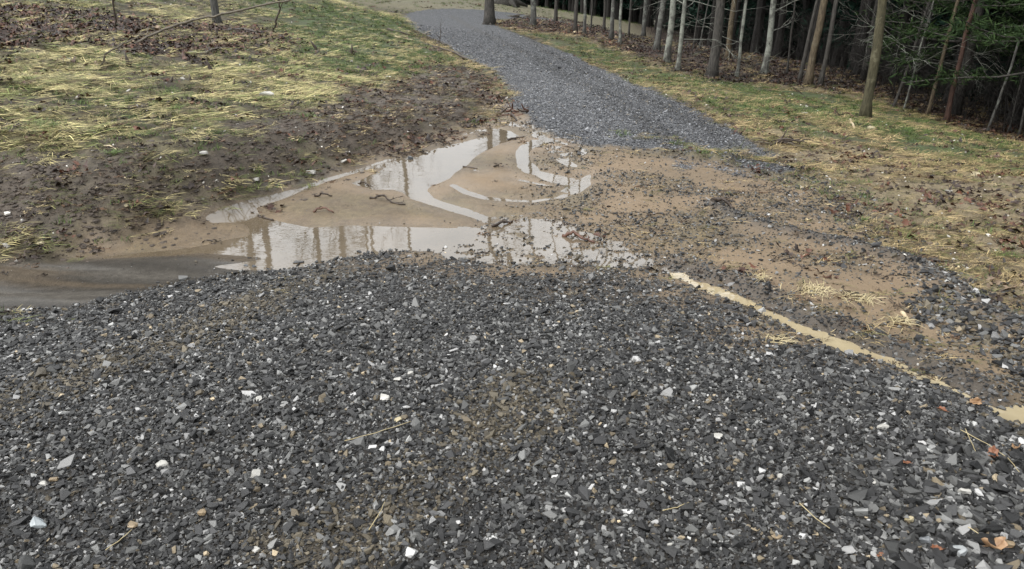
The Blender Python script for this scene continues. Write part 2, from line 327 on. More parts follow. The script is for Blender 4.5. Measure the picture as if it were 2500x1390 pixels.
def inst_material(name, rough=.5, spec=.5, var=.35, noise_scale=40, transl=0.0, bumpd=0.0, lo=.7, hi=1.35):
    """colour comes from the scattered point; small variations from the piece itself"""
    m, nt, b = newmat(name); L = nt.links.new
    a = N(nt, 'ShaderNodeAttribute', attribute_name='col'); a.attribute_type = 'INSTANCER'
    g = nt.nodes.new('ShaderNodeNewGeometry')
    mr = nt.nodes.new('ShaderNodeMapRange'); mr.inputs[3].default_value = 1 - var; mr.inputs[4].default_value = 1 + var; L(g.outputs['Random Per Island'], mr.inputs[0])
    n = noise_node(nt, noise_scale, 4); mn = nt.nodes.new('ShaderNodeMapRange'); mn.inputs[1].default_value = .3; mn.inputs[2].default_value = .7; mn.inputs[3].default_value = lo; mn.inputs[4].default_value = hi; L(n.outputs[0], mn.inputs[0])
    mm = math_(nt, 'MULTIPLY', mr.outputs[0], mn.outputs[0]); c = mixc(nt, 'MULTIPLY', 1, a.outputs['Color'], mm.outputs[0])
    L(c.outputs[0], b.inputs['Base Color']); b.inputs['Roughness'].default_value = rough; b.inputs['Specular IOR Level'].default_value = spec
    if bumpd: bump(nt, b, n.outputs[0], .5, bumpd)
    return m
def plain_material(name, c1, c2, scale=8, rough=.7, spec=.4, bumpd=.01, stretch=None, c3=None, detail=6):
    m, nt, b = newmat(name); L = nt.links.new
    n = noise_node(nt, scale, detail)
    if stretch:
        mp = nt.nodes.new('ShaderNodeMapping'); mp.inputs['Scale'].default_value = stretch
        tc = nt.nodes.new('ShaderNodeTexCoord'); L(tc.outputs['Object'], mp.inputs[0]); L(mp.outputs[0], n.inputs['Vector'])
    st = [(.32, c1), (.68, c2)] if c3 is None else [(.3, c1), (.52, c2), (.66, c3)]
    r = ramp(nt, n.outputs[0], st); L(r.outputs[0], b.inputs['Base Color']); b.inputs['Roughness'].default_value = rough; b.inputs['Specular IOR Level'].default_value = spec
    if bumpd: bump(nt, b, n.outputs[0], .7, bumpd)
    return m
def bark_material(name, dark, light, lichen=None, lich=.5):
    m, nt, b = newmat(name); L = nt.links.new
    tc = nt.nodes.new('ShaderNodeTexCoord'); mp = nt.nodes.new('ShaderNodeMapping'); mp.inputs['Scale'].default_value = (14, 14, 3); L(tc.outputs['Object'], mp.inputs[0])
    n = nt.nodes.new('ShaderNodeTexNoise'); n.inputs['Scale'].default_value = 1.9; n.inputs['Detail'].default_value = 8; n.inputs['Roughness'].default_value = .7; L(mp.outputs[0], n.inputs[0])
    c = ramp(nt, n.outputs[0], [(.35, dark), (.68, light)])
    out = c.outputs[0]
    if lichen:
        n2 = noise_node(nt, 3.2, 7, rough=.68); r2 = ramp(nt, n2.outputs[0], [(lich - .05, (0, 0, 0)), (lich + .05, (1, 1, 1))]); mx = mixc(nt, 'MIX', r2.outputs[0], out, lichen); out = mx.outputs[0]
    L(out, b.inputs['Base Color']); b.inputs['Roughness'].default_value = .8; b.inputs['Specular IOR Level'].default_value = .3
    bump(nt, b, n.outputs[0], 1.0, .03)
    return m
def water_material(name, body, rough=.02, ripple=.0015, body2=None):
    m, nt, b = newmat(name); L = nt.links.new
    n0 = noise_node(nt, 1.6, 4); c = ramp(nt, n0.outputs[0], [(.35, body), (.65, body2 or body)]); L(c.outputs[0], b.inputs['Base Color'])
    b.inputs['Roughness'].default_value = rough; b.inputs['IOR'].default_value = 1.9; b.inputs['Specular IOR Level'].default_value = .5
    tc = nt.nodes.new('ShaderNodeTexCoord'); mp = nt.nodes.new('ShaderNodeMapping'); mp.inputs['Scale'].default_value = (5, 12, 1); L(tc.outputs['Object'], mp.inputs[0])
    n = nt.nodes.new('ShaderNodeTexNoise'); n.inputs['Scale'].default_value = 1; n.inputs['Detail'].default_value = 3; L(mp.outputs[0], n.inputs[0])
    bump(nt, b, n.outputs[0], 1.0, ripple)
    return m
M_ground = ground_material()
M_water = water_material('puddle water', (.10, .078, .052), body2=(.14, .11, .076), ripple=.0008)
M_tan = water_material('silty water', (.30, .235, .14), rough=.02, ripple=.0015, body2=(.43, .36, .23))
M_stone = inst_material('crushed stone', rough=.42, spec=.32, noise_scale=60, bumpd=.003)
M_straw = inst_material('straw', rough=.6, spec=.2, var=.5, noise_scale=14)
M_litter = inst_material('leaf litter', rough=.5, spec=.4, var=.5, noise_scale=30)
M_clod = inst_material('mud clod', rough=.6, spec=.4, var=.2, noise_scale=30, bumpd=.01)

# ------------------------------------------------------------------ ground sheet
def axis(segs):
    out = [segs[0][0]]
    for a, b, s0, s1 in segs:
        v = a; 
        while v < b - 1e-6:
            t = (v - a) / (b - a); st = s0 * (s1 / s0) ** t; v = min(v + st, b); out.append(v)
    return np.unique(np.round(np.array(out), 5))
xs = axis([(-400, -40, 40, 3), (-40, -9, 2.2, .18), (-9, -5, .16, .05), (-5, 5.5, .035, .035), (5.5, 10, .05, .16), (10, 40, .18, 2.2), (40, 400, 3, 40)])
ys = axis([(-200, -6, 20, 1), (-6, 1.2, .8, .12), (1.2, 9.5, .028, .034), (9.5, 20, .035, .12), (20, 60, .13, 1.2), (60, 420, 1.5, 30)])
nx, ny = len(xs), len(ys)
XX, YY = np.meshgrid(xs, ys); gx, gy = XX.ravel(), YY.ravel()
F = fields(gx, gy); gz = base(gx, gy) + F['dz']
idx = np.arange(nx * ny).reshape(ny, nx)
faces = np.stack([idx[:-1, :-1], idx[:-1, 1:], idx[1:, 1:], idx[1:, :-1]], -1).reshape(-1, 4)
ground_o = mesh_np('ground', np.stack([gx, gy, gz], 1), faces, M_ground)
tag(ground_o, 'muddy sloping ground with straw, grass, washed sand and gravel', 'ground', kind='structure')

def blend(c, col, k):
    return c * (1 - k[:, None]) + np.array(col)[None] * k[:, None]
def ground_colour(x, y, F):
    n = len(x); big = F['big']; v = fbm(x * 2.3, y * 2.3, 81, 4); v2 = fbm(x * .5, y * .5, 83, 3); v3 = fbm(x * 7, y * 7, 87, 3)
    c = np.tile(np.array([.075, .06, .034]), (n, 1))
    c = blend(c, (.13, .115, .055), smooth01(.42, .6, v) * .7)                # straw-strewn
    c = blend(c, (.035, .029, .02), smooth01(.46, .6, v3) * .75)
    c = blend(c, (.048, .07, .024), F['grn'] * (.45 + .45 * smooth01(.35, .6, v)))
    rs = smooth01(1.5, 3.5, x) * (1 - F['grn']) * smooth01(40, 10, y)       # right-hand verge: thin grass on tan soil
    c = blend(c, (.19, .15, .092), rs * .85)
    c = blend(c, (.042, .027, .019), F['leaf'] * .95)
    c = blend(c, (.074, .057, .042), F['mud'] * (.92 - .25 * smooth01(.5, .65, v)))
    c = blend(c, (.185, .132, .08), F['sand'] * (.62 + .38 * F['patch']))
    wetdark = F['sand'] * smooth01(.5, .7, v) * .3
    c = c * (1 - wetdark[:, None] * np.array([.5, .45, .4])[None])
    c = blend(c, (.058, .052, .044), F['mudt'] * 1.0)
    st = fbm(x * .8 + 2, (y + x * .12) * 11, 91, 4); c = c * (1 + (F['mudt'] * (st - .5) * 1.7)[:, None]); c = blend(c, (.115, .086, .056), F['mudt'] * smooth01(.5, .66, fbm(x * .5 + 9, (y + x * .12) * 5, 93, 3)) * .5)
    c = blend(c, (.026, .0225, .019), F['g1'] * .97)
    c = blend(c, (.16, .118, .075), F['g1'] * np.clip(F['thin'] * 1.1, 0, .95))
    c = blend(c, (.07, .057, .04), F['g1'] * F['stain'] * .6)
    c = blend(c, (.055, .056, .06), F['g2'])
    tr = np.max([np.exp(-(line_d(t, x, y) / .22) ** 2) for t in TRACKS], 0) * F['g2']; c = blend(c, (.07, .06, .045), tr * .6)
    # dark wet margin of the mud along the water
    mar = smooth01(-.16, -.02, F['pool']) * (1 - F['sand'])
    c = blend(c, (.06, .052, .044), mar * .7)
    for ln, h, w in RIDGES[:2]:
        k = np.exp(-(line_d(ln, x, y) / (w * 1.1)) ** 2) * .8; c = blend(c, (.05, .045, .04), k)
    # forest floor beyond
    far = smooth01(60, 75, y) ; c = blend(c, (.1, .09, .05), far * .5); ff = smooth01(34, 40, y) * smooth01(9.5, 7, x) * (1 - F['g2']); c = blend(c, (.17, .155, .10), ff * .8)
    return np.clip(c, .01, .7)
gc = ground_colour(gx, gy, F)
ca = ground_o.data.color_attributes.new('col', 'FLOAT_COLOR', 'POINT'); ca.data.foreach_set('color', np.concatenate([gc, np.ones((len(gc), 1))], 1).astype(np.float32).ravel())
wet = np.clip(.35 * F['sand'] + .25 * F['mudt'] + .35 * F['mud'] + .6 * smooth01(-.25, 0, F['pool']) + .6 * smooth01(-.1, .05, F['rock']), 0, 1)
gr_k = np.clip(F['g2'] * smooth01(4, 9, gy), 0, 1) * (1 - .4 * np.max([np.exp(-(line_d(t, gx, gy) / .22) ** 2) for t in TRACKS], 0))
rough_k = np.clip(1 - .7 * F['sand'] * (.4 + .6 * F['patch']) - .25 * F['mudt'], .28, 1)
da = ground_o.data.attributes.new('dull', 'FLOAT', 'POINT'); da.data.foreach_set('value', (F['mudt'] * (1 - .8 * smooth01(.56, .66, fbm(gx * .6, (gy + gx * .12) * 7, 95, 3)))).astype(np.float32))
ka = ground_o.data.color_attributes.new('kind_g', 'FLOAT_COLOR', 'POINT'); ka.data.foreach_set('color', np.stack([gr_k, wet, rough_k, np.ones(len(gx))], 1).astype(np.float32).ravel())

# ------------------------------------------------------------------ water sheets: level with the smooth ground, the relief pokes out
def water_sheet(name, polys, grow, label, mat, lift=0.0, step=.05):
    allp = np.concatenate(polys); lo = allp.min(0) - grow - .1; hi = allp.max(0) + grow + .1
    sx = np.arange(lo[0], hi[0] + step, step); sy = np.arange(lo[1], hi[1] + step, step)
    A, B = np.meshgrid(sx, sy); a, b = A.ravel(), B.ravel()
    s = np.max([sdf(p, a, b) for p in polys], 0); keep = (s > -grow).reshape(A.shape)
    id_ = np.arange(A.size).reshape(A.shape)
    q = keep[:-1, :-1] & keep[:-1, 1:] & keep[1:, 1:] & keep[1:, :-1]
    f = np.stack([id_[:-1, :-1], id_[:-1, 1:], id_[1:, 1:], id_[1:, :-1]], -1)[q]
    used = np.unique(f); rem = -np.ones(A.size, int); rem[used] = np.arange(len(used))
    z = base(a[used], b[used]) + lift
    o = mesh_np(name, np.stack([a[used], b[used], z], 1), rem[f], mat)
    return tag(o, label, 'water', kind='structure')
water_sheet('puddle_water', [P1, P3, P4, P6, P7, P8], .06, 'large still puddle reflecting the pale sky, spread over tan sand', M_water)
water_sheet('curved_puddle_water', [P2, P5], .06, 'narrow curved puddle in the sand right of the large puddle', M_water, .0015)
water_sheet('shallow_water', [R2], .12, 'shallow water seeping through stones at the near gravel edge', M_water, .003)
water_sheet('ditch_water', [R1], .12, 'broken strip of runoff water along the left edge of the drive', M_water, -.0045)
water_sheet('trickle_water', [R3], .10, 'thin trickle of runoff beside the upper part of the drive', M_water, .012, .08)
water_sheet('silty_water', TAN, .06, 'opaque yellow-tan silty water in a narrow channel by the gravel', M_tan, .012)

# ------------------------------------------------------------------ scattering (one object per uncountable kind)
lib = bpy.data.collections
def proto_collection(name, objs):
    c = bpy.data.collections.new(name)
    for o in objs: c.objects.link(o)
    return c
def scatter(name, P, rot, scl, idx_, col, coll, label, cat='ground cover'):
    me = bpy.data.meshes.new(name); n = len(P)
    me.vertices.add(n); me.vertices.foreach_set('co', np.asarray(P, np.float32).ravel())
    for nm, typ, key, v in (('rot', 'FLOAT_VECTOR', 'vector', rot), ('scl', 'FLOAT_VECTOR', 'vector', scl), ('idx', 'INT', 'value', idx_), ('col', 'FLOAT_COLOR', 'color', np.concatenate([col, np.ones((n, 1))], 1))):
        a = me.attributes.new(nm, typ, 'POINT'); a.data.foreach_set(key, np.asarray(v, np.int32 if typ == 'INT' else np.float32).ravel())
    o = bpy.data.objects.new(name, me); C.objects.link(o)
    ng = bpy.data.node_groups.new(name + '_nodes', 'GeometryNodeTree')
    ng.interface.new_socket('Geometry', in_out='INPUT', socket_type='NodeSocketGeometry'); ng.interface.new_socket('Geometry', in_out='OUTPUT', socket_type='NodeSocketGeometry')
    gi = ng.nodes.new('NodeGroupInput'); go = ng.nodes.new('NodeGroupOutput'); ip = ng.nodes.new('GeometryNodeInstanceOnPoints'); ci = ng.nodes.new('GeometryNodeCollectionInfo')
    ci.inputs['Collection'].default_value = coll; ci.inputs['Separate Children'].default_value = True; ci.inputs['Reset Children'].default_value = True
    def na(nm, t):
        q = ng.nodes.new('GeometryNodeInputNamedAttribute'); q.data_type = t; q.inputs['Name'].default_value = nm; return q.outputs['Attribute']
    l = ng.links.new
    l(gi.outputs[0], ip.inputs['Points']); l(ci.outputs[0], ip.inputs['Instance']); ip.inputs['Pick Instance'].default_value = True
    l(na('idx', 'INT'), ip.inputs['Instance Index']); l(na('scl', 'FLOAT_VECTOR'), ip.inputs['Scale'])
    e2r = ng.nodes.new('FunctionNodeEulerToRotation'); l(na('rot', 'FLOAT_VECTOR'), e2r.inputs[0]); l(e2r.outputs[0], ip.inputs['Rotation'])
    l(ip.outputs[0], go.inputs[0])
    md = o.modifiers.new('scatter', 'NODES'); md.node_group = ng
    return tag(o, label, cat, kind='stuff')

def stone_proto(i, flat):
    r = random.Random(100 + i); bm = bmesh.new()
    for k in range(r.randint(9, 14)):
        a = r.uniform(0, 2 * math.pi); z = r.choice((-1, 1)) * r.uniform(.5, 1) * flat; q = r.uniform(.55, 1)
        bm.verts.new((math.cos(a) * q, math.sin(a) * q * r.uniform(.6, .85), z * r.uniform(.5, 1)))
    res = bmesh.ops.convex_hull(bm, input=bm.verts)
    bmesh.ops.delete(bm, geom=[g for g in res['geom_interior'] if isinstance(g, bmesh.types.BMVert)], context='VERTS')
    me = bpy.data.meshes.new('stone'); bm.to_mesh(me); bm.free(); me.materials.append(M_stone)
    return bpy.data.objects.new('stone', me)
STONES = proto_collection('stone shapes', [stone_proto(i, .28 + .4 * (i % 4) / 3) for i in range(16)])
NST = 16
def polar_points(n, d0, d1, a0=-46, a1=46, power=0.0, back=2.5):
    """points over the ground ahead of a spot some steps behind the viewer, so that the cover also lies well to both sides; denser near by when power > 0"""
    n = int(n * (1.6 if d1 < 12 else 1.25)); d0, d1 = d0 + back, d1 + back
    u = rng.random(n)
    d = np.sqrt(d0 * d0 + u * (d1 * d1 - d0 * d0)) if power == 0 else d0 * (d1 / d0) ** u
    a = np.radians(rng.uniform(a0, a1, n)); return d * np.sin(a), d * np.cos(a) - back
def stone_colours(n, stain, tanness=0.0):
    t = rng.random(n); v = rng.lognormal(0, .5, n)
    base_c = np.stack([.028 * v, .0275 * v, .0272 * v], 1)
    m = t > .60; base_c[m] = np.stack([.092 * v[m], .091 * v[m], .087 * v[m]], 1)
    m = t > .960; k = rng.uniform(.14, .42, m.sum()); base_c[m] = np.stack([k, k * .98, k * .95], 1)
    m = (t > .925) & (t <= .960); base_c[m] = np.array([.13, .105, .07]) * v[m][:, None]
    sm = (rng.random(n) < stain * .5); k = rng.uniform(.5, 1.4, sm.sum())[:, None]; base_c[sm] = np.array([.095, .08, .056]) * k
    return np.clip(base_c, .012, .8)
def stone_layer(x, y, size, F, keep, flatrot=.35, sink=.15, tan_mix=None):
    x, y, size = x[keep], y[keep], size[keep]; n = len(x)
    Fk = {k: v[keep] for k, v in F.items()}
    z = base(x, y) + Fk['dz'] + size * rng.uniform(-sink, .5, n)
    rot = np.stack([rng.normal(0, flatrot, n), rng.normal(0, flatrot, n), rng.uniform(0, 6.28, n)], 1)
    scl = np.stack([size * rng.uniform(.8, 1.5, n), size * rng.uniform(.8, 1.1, n), size * rng.uniform(.7, 1.2, n)], 1)
    st = np.clip(Fk['stain'], 0, 1)
    if tan_mix is not None: st = np.maximum(st, tan_mix[keep])
    return np.stack([x, y, z], 1), rot, scl, rng.integers(0, NST, n), stone_colours(n, st)
def drive_tone(p):
    c = p[4]; X, Y_ = p[0][:, 0], p[0][:, 1]; k = np.max([np.exp(-(line_d(t, X, Y_) / .28) ** 2) for t in TRACKS], 0); c = c - (.05 * k * (.5 + fbm(X * 3, Y_ * 3, 191, 2)))[:, None]; return (*p[:4], np.clip(.085 + (c - .03) * .8, .04, .26) * np.array([[.98, 1.0, 1.06]]))
acc = []
# near gravel
x, y = polar_points(290000, 1.3, 7.5); Ff = fields(x, y); sz = .0068 * rng.lognormal(0, .45, len(x)) * (1 + .9 * Ff['coarse']); sz = np.clip(sz, .003, .034)
acc.append(stone_layer(x, y, sz, Ff, rng.random(len(x)) < Ff['g1'] * (1 - .90 * Ff['thin']) * (Ff['tan'] < -.015)))
x, y = polar_points(140000, 1.3, 4.4); Ff = fields(x, y); sz = .0038 * rng.lognormal(0, .3, len(x))
acc.append(stone_layer(x, y, sz, Ff, rng.random(len(x)) < Ff['g1'] * (1 - .90 * Ff['thin']) * (Ff['tan'] < -.015)))
x, y = polar_points(5000, 1.3, 7); Ff = fields(x, y); sz = .019 * rng.lognormal(0, .25, len(x))
acc.append(stone_layer(x, y, sz, Ff, rng.random(len(x)) < Ff['g1'] * .8, sink=.0))
x, y = polar_points(80000, 1.3, 3.6); Ff = fields(x, y); sz = .0088 * rng.lognormal(0, .35, len(x))
acc.append(stone_layer(x, y, sz, Ff, rng.random(len(x)) < Ff['g1'] * (1 - .90 * Ff['thin']) * (Ff['tan'] < -.015), flatrot=.45))
# the drive
x, y = polar_points(330000, 5, 17, -12, 30); Ff = fields(x, y); sz = .0105 * rng.lognormal(0, .3, len(x))
acc.append(drive_tone(stone_layer(x, y, sz, Ff, rng.random(len(x)) < Ff['g2'])))
x, y = polar_points(90000, 16, 30, -12, 14); Ff = fields(x, y); sz = .016 * rng.lognormal(0, .3, len(x))
acc.append(drive_tone(stone_layer(x, y, sz, Ff, rng.random(len(x)) < Ff['g2'] * smooth01(30, 20, y))))
# stones sticking out of the washed-over zone, ridges and shallow water
x, y = polar_points(260000, 2.5, 9.5, -36, 48); Ff = fields(x, y); sz = .0085 * rng.lognormal(0, .4, len(x)) * (1 + .9 * Ff['coarse'])
ridge = np.max([np.exp(-(line_d(ln, x, y) / (w * 1.4)) ** 2) for ln, h, w in RIDGES[:2]], 0)
east = smooth01(-.2, .9, x) * smooth01(7.6, 6.6, y)
spill = np.exp(-(line_d(W([(1850, 400), (1960, 450), (2080, 560), (2200, 630), (2320, 700)]), x, y) / .38) ** 2)
dens = .5 * spill + .42 * Ff['g1s'] * smooth01(-2.2, -1.0, x) + Ff['sand'] * east * (.10 + .75 * (1 - Ff['patch'])) + ridge * .8 + Ff['coarse'] * .95 + (Ff['rock'] > 0) * .14
dens = np.maximum(dens, .8 * np.exp(-(Ff['tan'] / .04) ** 2)) * (Ff['pool'] < -.02) * (Ff['tan'] < .012) * (1 - Ff['g1'] * .6)
acc.append(stone_layer(x, y, sz, Ff, rng.random(len(x)) < dens, sink=.6, tan_mix=Ff['sand'] * .6 * (1 - ridge)))
x, y = polar_points(60000, 3.2, 9, -46, 46); Ff = fields(x, y); sz = .0026 * rng.lognormal(0, .4, len(x))
acc.append(stone_layer(x, y, sz, Ff, rng.random(len(x)) < np.clip(Ff['sand'] * .8 + Ff['mudt'] * .8, 0, 1) * (Ff['pool'] < -.01) * (Ff['tan'] < 0) * smooth01(.35, .6, fbm(x * 2.5, y * 4, 161, 3)), sink=.5))
# pale flakes strewn over the slopes
x, y = polar_points(26000, 3.5, 22, -46, 46, 1); Ff = fields(x, y); sz = .009 * rng.lognormal(0, .4, len(x)) * (.7 + y * .05)
p = stone_layer(x, y, sz, Ff, (rng.random(len(x)) < Ff['slope'] * .16)); k = rng.uniform(.25, .75, len(p[4]))[:, None]; p = (*p[:4], np.array([1, .95, .86]) * k); acc.append(p)
cat_ = [np.concatenate([a[i] for a in acc]) for i in range(5)]
scatter('gravel', *cat_, STONES, 'wet dark crushed stone gravel with scattered pale and tan pieces', 'gravel')
print('stones', len(cat_[0]))

def strip(V, Fc, p, d, L, w, droop, r, segs=3, up=0.0):
    """thin bent blade from p along heading d"""
    hx, hy = math.cos(d), math.sin(d); sx, sy = -hy, hx; n0 = len(V)
    for i in range(segs + 1):
        t = i / segs; ww = w * (1 - .75 * t * t) * .5
        z = p[2] + up * L * (t - droop * t * t); q = L * t * (1 - .3 * up)
        c = (p[0] + hx * q, p[1] + hy * q)
        V.append((c[0] - sx * ww, c[1] - sy * ww, z)); V.append((c[0] + sx * ww, c[1] + sy * ww, z + ww * .5))
    for i in range(segs): a = n0 + 2 * i; Fc.append((a, a + 1, a + 3, a + 2))
def straw_proto(i):
    r = random.Random(300 + i); V, Fc = [], []
    for k in range(16):
        d = r.gauss(0, .45) + (math.pi if r.random() < .5 else 0); L = r.uniform(.05, .16)
        strip(V, Fc, (r.uniform(-.09, .09), r.uniform(-.05, .05), r.uniform(.0, .016)), d, L, r.uniform(.0022, .005), 1, r, up=r.uniform(-.02, .22))
    return mesh_np('straw wisp', V, Fc, M_straw, link=False)
def grass_proto(i):
    r = random.Random(400 + i); V, Fc = [], []
    for k in range(22):
        d = r.uniform(0, 6.28); L = r.uniform(.025, .07)
        strip(V, Fc, (r.gauss(0, .025), r.gauss(0, .025), -.004), d, L, r.uniform(.002, .0042), .45, r, up=r.uniform(.5, 1.4))
    return mesh_np('grass tuft', V, Fc, M_straw, link=False)
def leaf_mesh(V, Fc, p, s, r, curl=.35, lobes=True):
    """a curled lobed oak leaf as a fan of faces with relief"""
    n0 = len(V); a0 = r.uniform(0, 6.28); tl, tr = r.gauss(0, .35), r.gauss(0, .35); n = 14
    V.append((p[0], p[1], p[2] + s * .1)); ph = r.uniform(0, 6)
    for k in range(n):
        t = k / n * 2 * math.pi; q = (1 if k % 2 else .62) if lobes else 1
        u = math.cos(t) * s * q; v = math.sin(t) * s * q * .55; z = curl * s * (math.sin(2 * t + ph) * .5 + .5) + u * tl + v * tr
        V.append((p[0] + u * math.cos(a0) - v * math.sin(a0), p[1] + u * math.sin(a0) + v * math.cos(a0), p[2] + max(z, -.2 * s)))
    for k in range(n): Fc.append((n0, n0 + 1 + k, n0 + 1 + (k + 1) % n))
def litter_proto(i):
    r = random.Random(500 + i); V, Fc = [], []
    for k in range(7): leaf_mesh(V, Fc, (r.gauss(0, .07), r.gauss(0, .07), r.uniform(0, .02)), r.uniform(.02, .045), r, .5)
    for k in range(3): strip(V, Fc, (r.gauss(0, .05), r.gauss(0, .05), .01), r.uniform(0, 6.28), r.uniform(.06, .2), .005, 1, r, up=.1)
    return mesh_np('leaf litter', V, Fc, M_litter, link=False)
def debris_proto(i):
    r = random.Random(600 + i); V, Fc = [], []
    for k in range(9):
        d = r.gauss(0, .7); L = r.uniform(.02, .08); p = (r.gauss(0, .05), r.gauss(0, .03), r.uniform(.0, .012)); hx, hy = math.cos(d), math.sin(d); w = r.uniform(.002, .005); n0 = len(V)
        for q in (0, 1):
            for a in range(3):
                an = a * 2.094; V.append((p[0] + hx * L * q - hy * w * math.cos(an), p[1] + hy * L * q + hx * w * math.cos(an), p[2] + w * math.sin(an) + q * L * r.uniform(-.1, .3)))
        for a in range(3): Fc.append((n0 + a, n0 + (a + 1) % 3, n0 + 3 + (a + 1) % 3, n0 + 3 + a))
    for k in range(4): leaf_mesh(V, Fc, (r.gauss(0, .05), r.gauss(0, .03), r.uniform(0, .008)), r.uniform(.008, .02), r, .6)
    return mesh_np('debris', V, Fc, M_litter, link=False)
def clod_proto(i):
    r = random.Random(700 + i); bm = bmesh.new(); bmesh.ops.create_icosphere(bm, subdivisions=2, radius=1)
    for v in bm.verts: v.co *= r.uniform(.7, 1.15); v.co.z *= .5
    me = bpy.data.meshes.new('clod'); bm.to_mesh(me); bm.free(); me.materials.append(M_clod); return bpy.data.objects.new('clod', me)
WISPS = proto_collection('straw shapes', [straw_proto(i) for i in range(8)]); TUFTS = proto_collection('grass shapes', [grass_proto(i) for i in range(8)])
LITTER = proto_collection('litter shapes', [litter_proto(i) for i in range(6)]); DEBRIS = proto_collection('debris shapes', [debris_proto(i) for i in range(8)]); CLODS = proto_collection('clod shapes', [clod_proto(i) for i in range(5)])
def place(x, y, Fk, sc, tilt=.12, yaw=None, sink=0.0):
    n = len(x); z = base(x, y) + Fk['dz'] - sink
    yaw = rng.uniform(0, 6.28, n) if yaw is None else yaw
    return np.stack([x, y, z], 1), np.stack([rng.normal(0, tilt, n), rng.normal(0, tilt, n), yaw], 1), np.repeat(np.asarray(sc)[:, None], 3, 1)
sub = lambda F_, k: {a: b[k] for a, b in F_.items()}
# straw
x, y = polar_points(150000, 3.2, 34, -48, 48, 1); Ff = fields(x, y)
v = fbm(x * 1.7, y * 1.7, 111, 3); v2 = fbm(x * .45, y * .45, 113, 3)
left = smooth01(.5, -1.5, x + .12 * y)
v3 = fbm(x * 2.2, y * 6, 117, 3); d = Ff['slope'] * (.12 + .88 * smooth01(.42, .56, v)) * (.25 + .75 * smooth01(.40, .52, v3)) * (1 - .78 * Ff['mud']) * (1 - .4 * smooth01(2, 3.5, x) * smooth01(9, 6, y)) * (1 - .6 * Ff['leaf']) * (1 - .45 * Ff['grn']) + .02 * Ff['sand'] * smooth01(.3, 1.5, x) + .0013 * Ff['g1']
k = rng.random(len(x)) < d; x, y, Fk = x[k], y[k], sub(Ff, k); left = left[k]; n = len(x)
P, Ro, Sc = place(x, y, Fk, rng.uniform(.7, 1.25, n) * (.85 + .022 * y) * (1 - .35 * Fk['mud']) * (1 - .5 * Fk['g1']), yaw=rng.normal(.12, .5, n))
t = rng.random(n)[:, None]; yel = np.array([.47, .405, .195]); grn = np.array([.17, .19, .065]); brn = np.array([.12, .09, .05])
cc = np.where(t < .5, yel, np.where(t < .78, grn, brn)) * rng.uniform(.55, 1.25, (n, 1)); cc = cc * (1 - .45 * Fk['mud'][:, None]); Sc = Sc * (1 - .35 * (1 - left) * smooth01(9, 6, y))[:, None]; cc = cc * (1 - .12 * (1 - left[:, None])); cc = cc * (1 - (1 - left[:, None]) * np.array([[.15, .25, .2]]))
scatter('straw', P, Ro, Sc, rng.integers(0, 8, n), cc, WISPS, 'wet yellow straw mulch matted over the slopes beside the drive', 'straw')
print('straw', n)
# grass
x, y = polar_points(150000, 3.2, 60, -48, 48, 1); Ff = fields(x, y); v = fbm(x * 1.1, y * 1.1, 121, 4)
d = Ff['slope'] * (1 - .93 * Ff['mud']) * (1 - .85 * Ff['leaf']) * (1 - .8 * smooth01(2, 3.5, x) * smooth01(13, 8, y)) * (.08 + .25 * smooth01(.5, .62, v) + .75 * Ff['grn'] * smooth01(.3, .55, v))
k = rng.random(len(x)) < d; x, y, Fk = x[k], y[k], sub(Ff, k); n = len(x)
P, Ro, Sc = place(x, y, Fk, rng.uniform(.6, 1.2, n) * (.8 + .035 * y))
t = rng.random(n)[:, None]; cc = np.where(t < .7, np.array([.068, .105, .028]), np.array([.125, .14, .052])) * rng.uniform(.6, 1.3, (n, 1))
scatter('grass', P, Ro, Sc, rng.integers(0, 8, n), cc, TUFTS, 'short thin green grass growing through the straw on both sides', 'grass')
print('grass', n)
# leaves
x, y = polar_points(90000, 3, 48, -48, 48, 1); Ff = fields(x, y); v = fbm(x * 1.3, y * 1.3, 131, 4)
db = line_d(BANK[-8:], x, y)
d = Ff['leaf'] * 1.2 * (.35 + .65 * smooth01(.35, .6, v)) + .03 * Ff['slope'] + .035 * Ff['slope'] * smooth01(2, 3.5, x) * smooth01(12, 8, y) * (v > .5) + .006 * Ff['mud'] * (v > .5) + .07 * np.exp(-(db / .22) ** 2) * (v > .45) + .002 * Ff['sand']
d *= (Ff['pool'] < 0) * (Ff['g1'] < .5) * (Ff['g2'] < .6)
k = rng.random(len(x)) < d; x, y, Fk = x[k], y[k], sub(Ff, k); n = len(x)
P, Ro, Sc = place(x, y, Fk, rng.uniform(.6, 1.2, n) * (.8 + .02 * y), sink=.003)
t = rng.random(n)[:, None]; cc = np.where(t < .45, np.array([.068, .027, .014]), np.where(t < .92, np.array([.026, .015, .010]), np.array([.14, .10, .065]))) * rng.uniform(.6, 1.3, (n, 1))
cc = cc * (1 - .55 * smooth01(15, 19, y) * smooth01(3, 5, x))[:, None]  # litter under the trees darkened: shade of the wood put into its colour
scatter('leaf_litter', P, Ro, Sc, rng.integers(0, 6, n), cc, LITTER, 'dark red-brown fallen leaves drifted on the slope and under the trees', 'leaves')
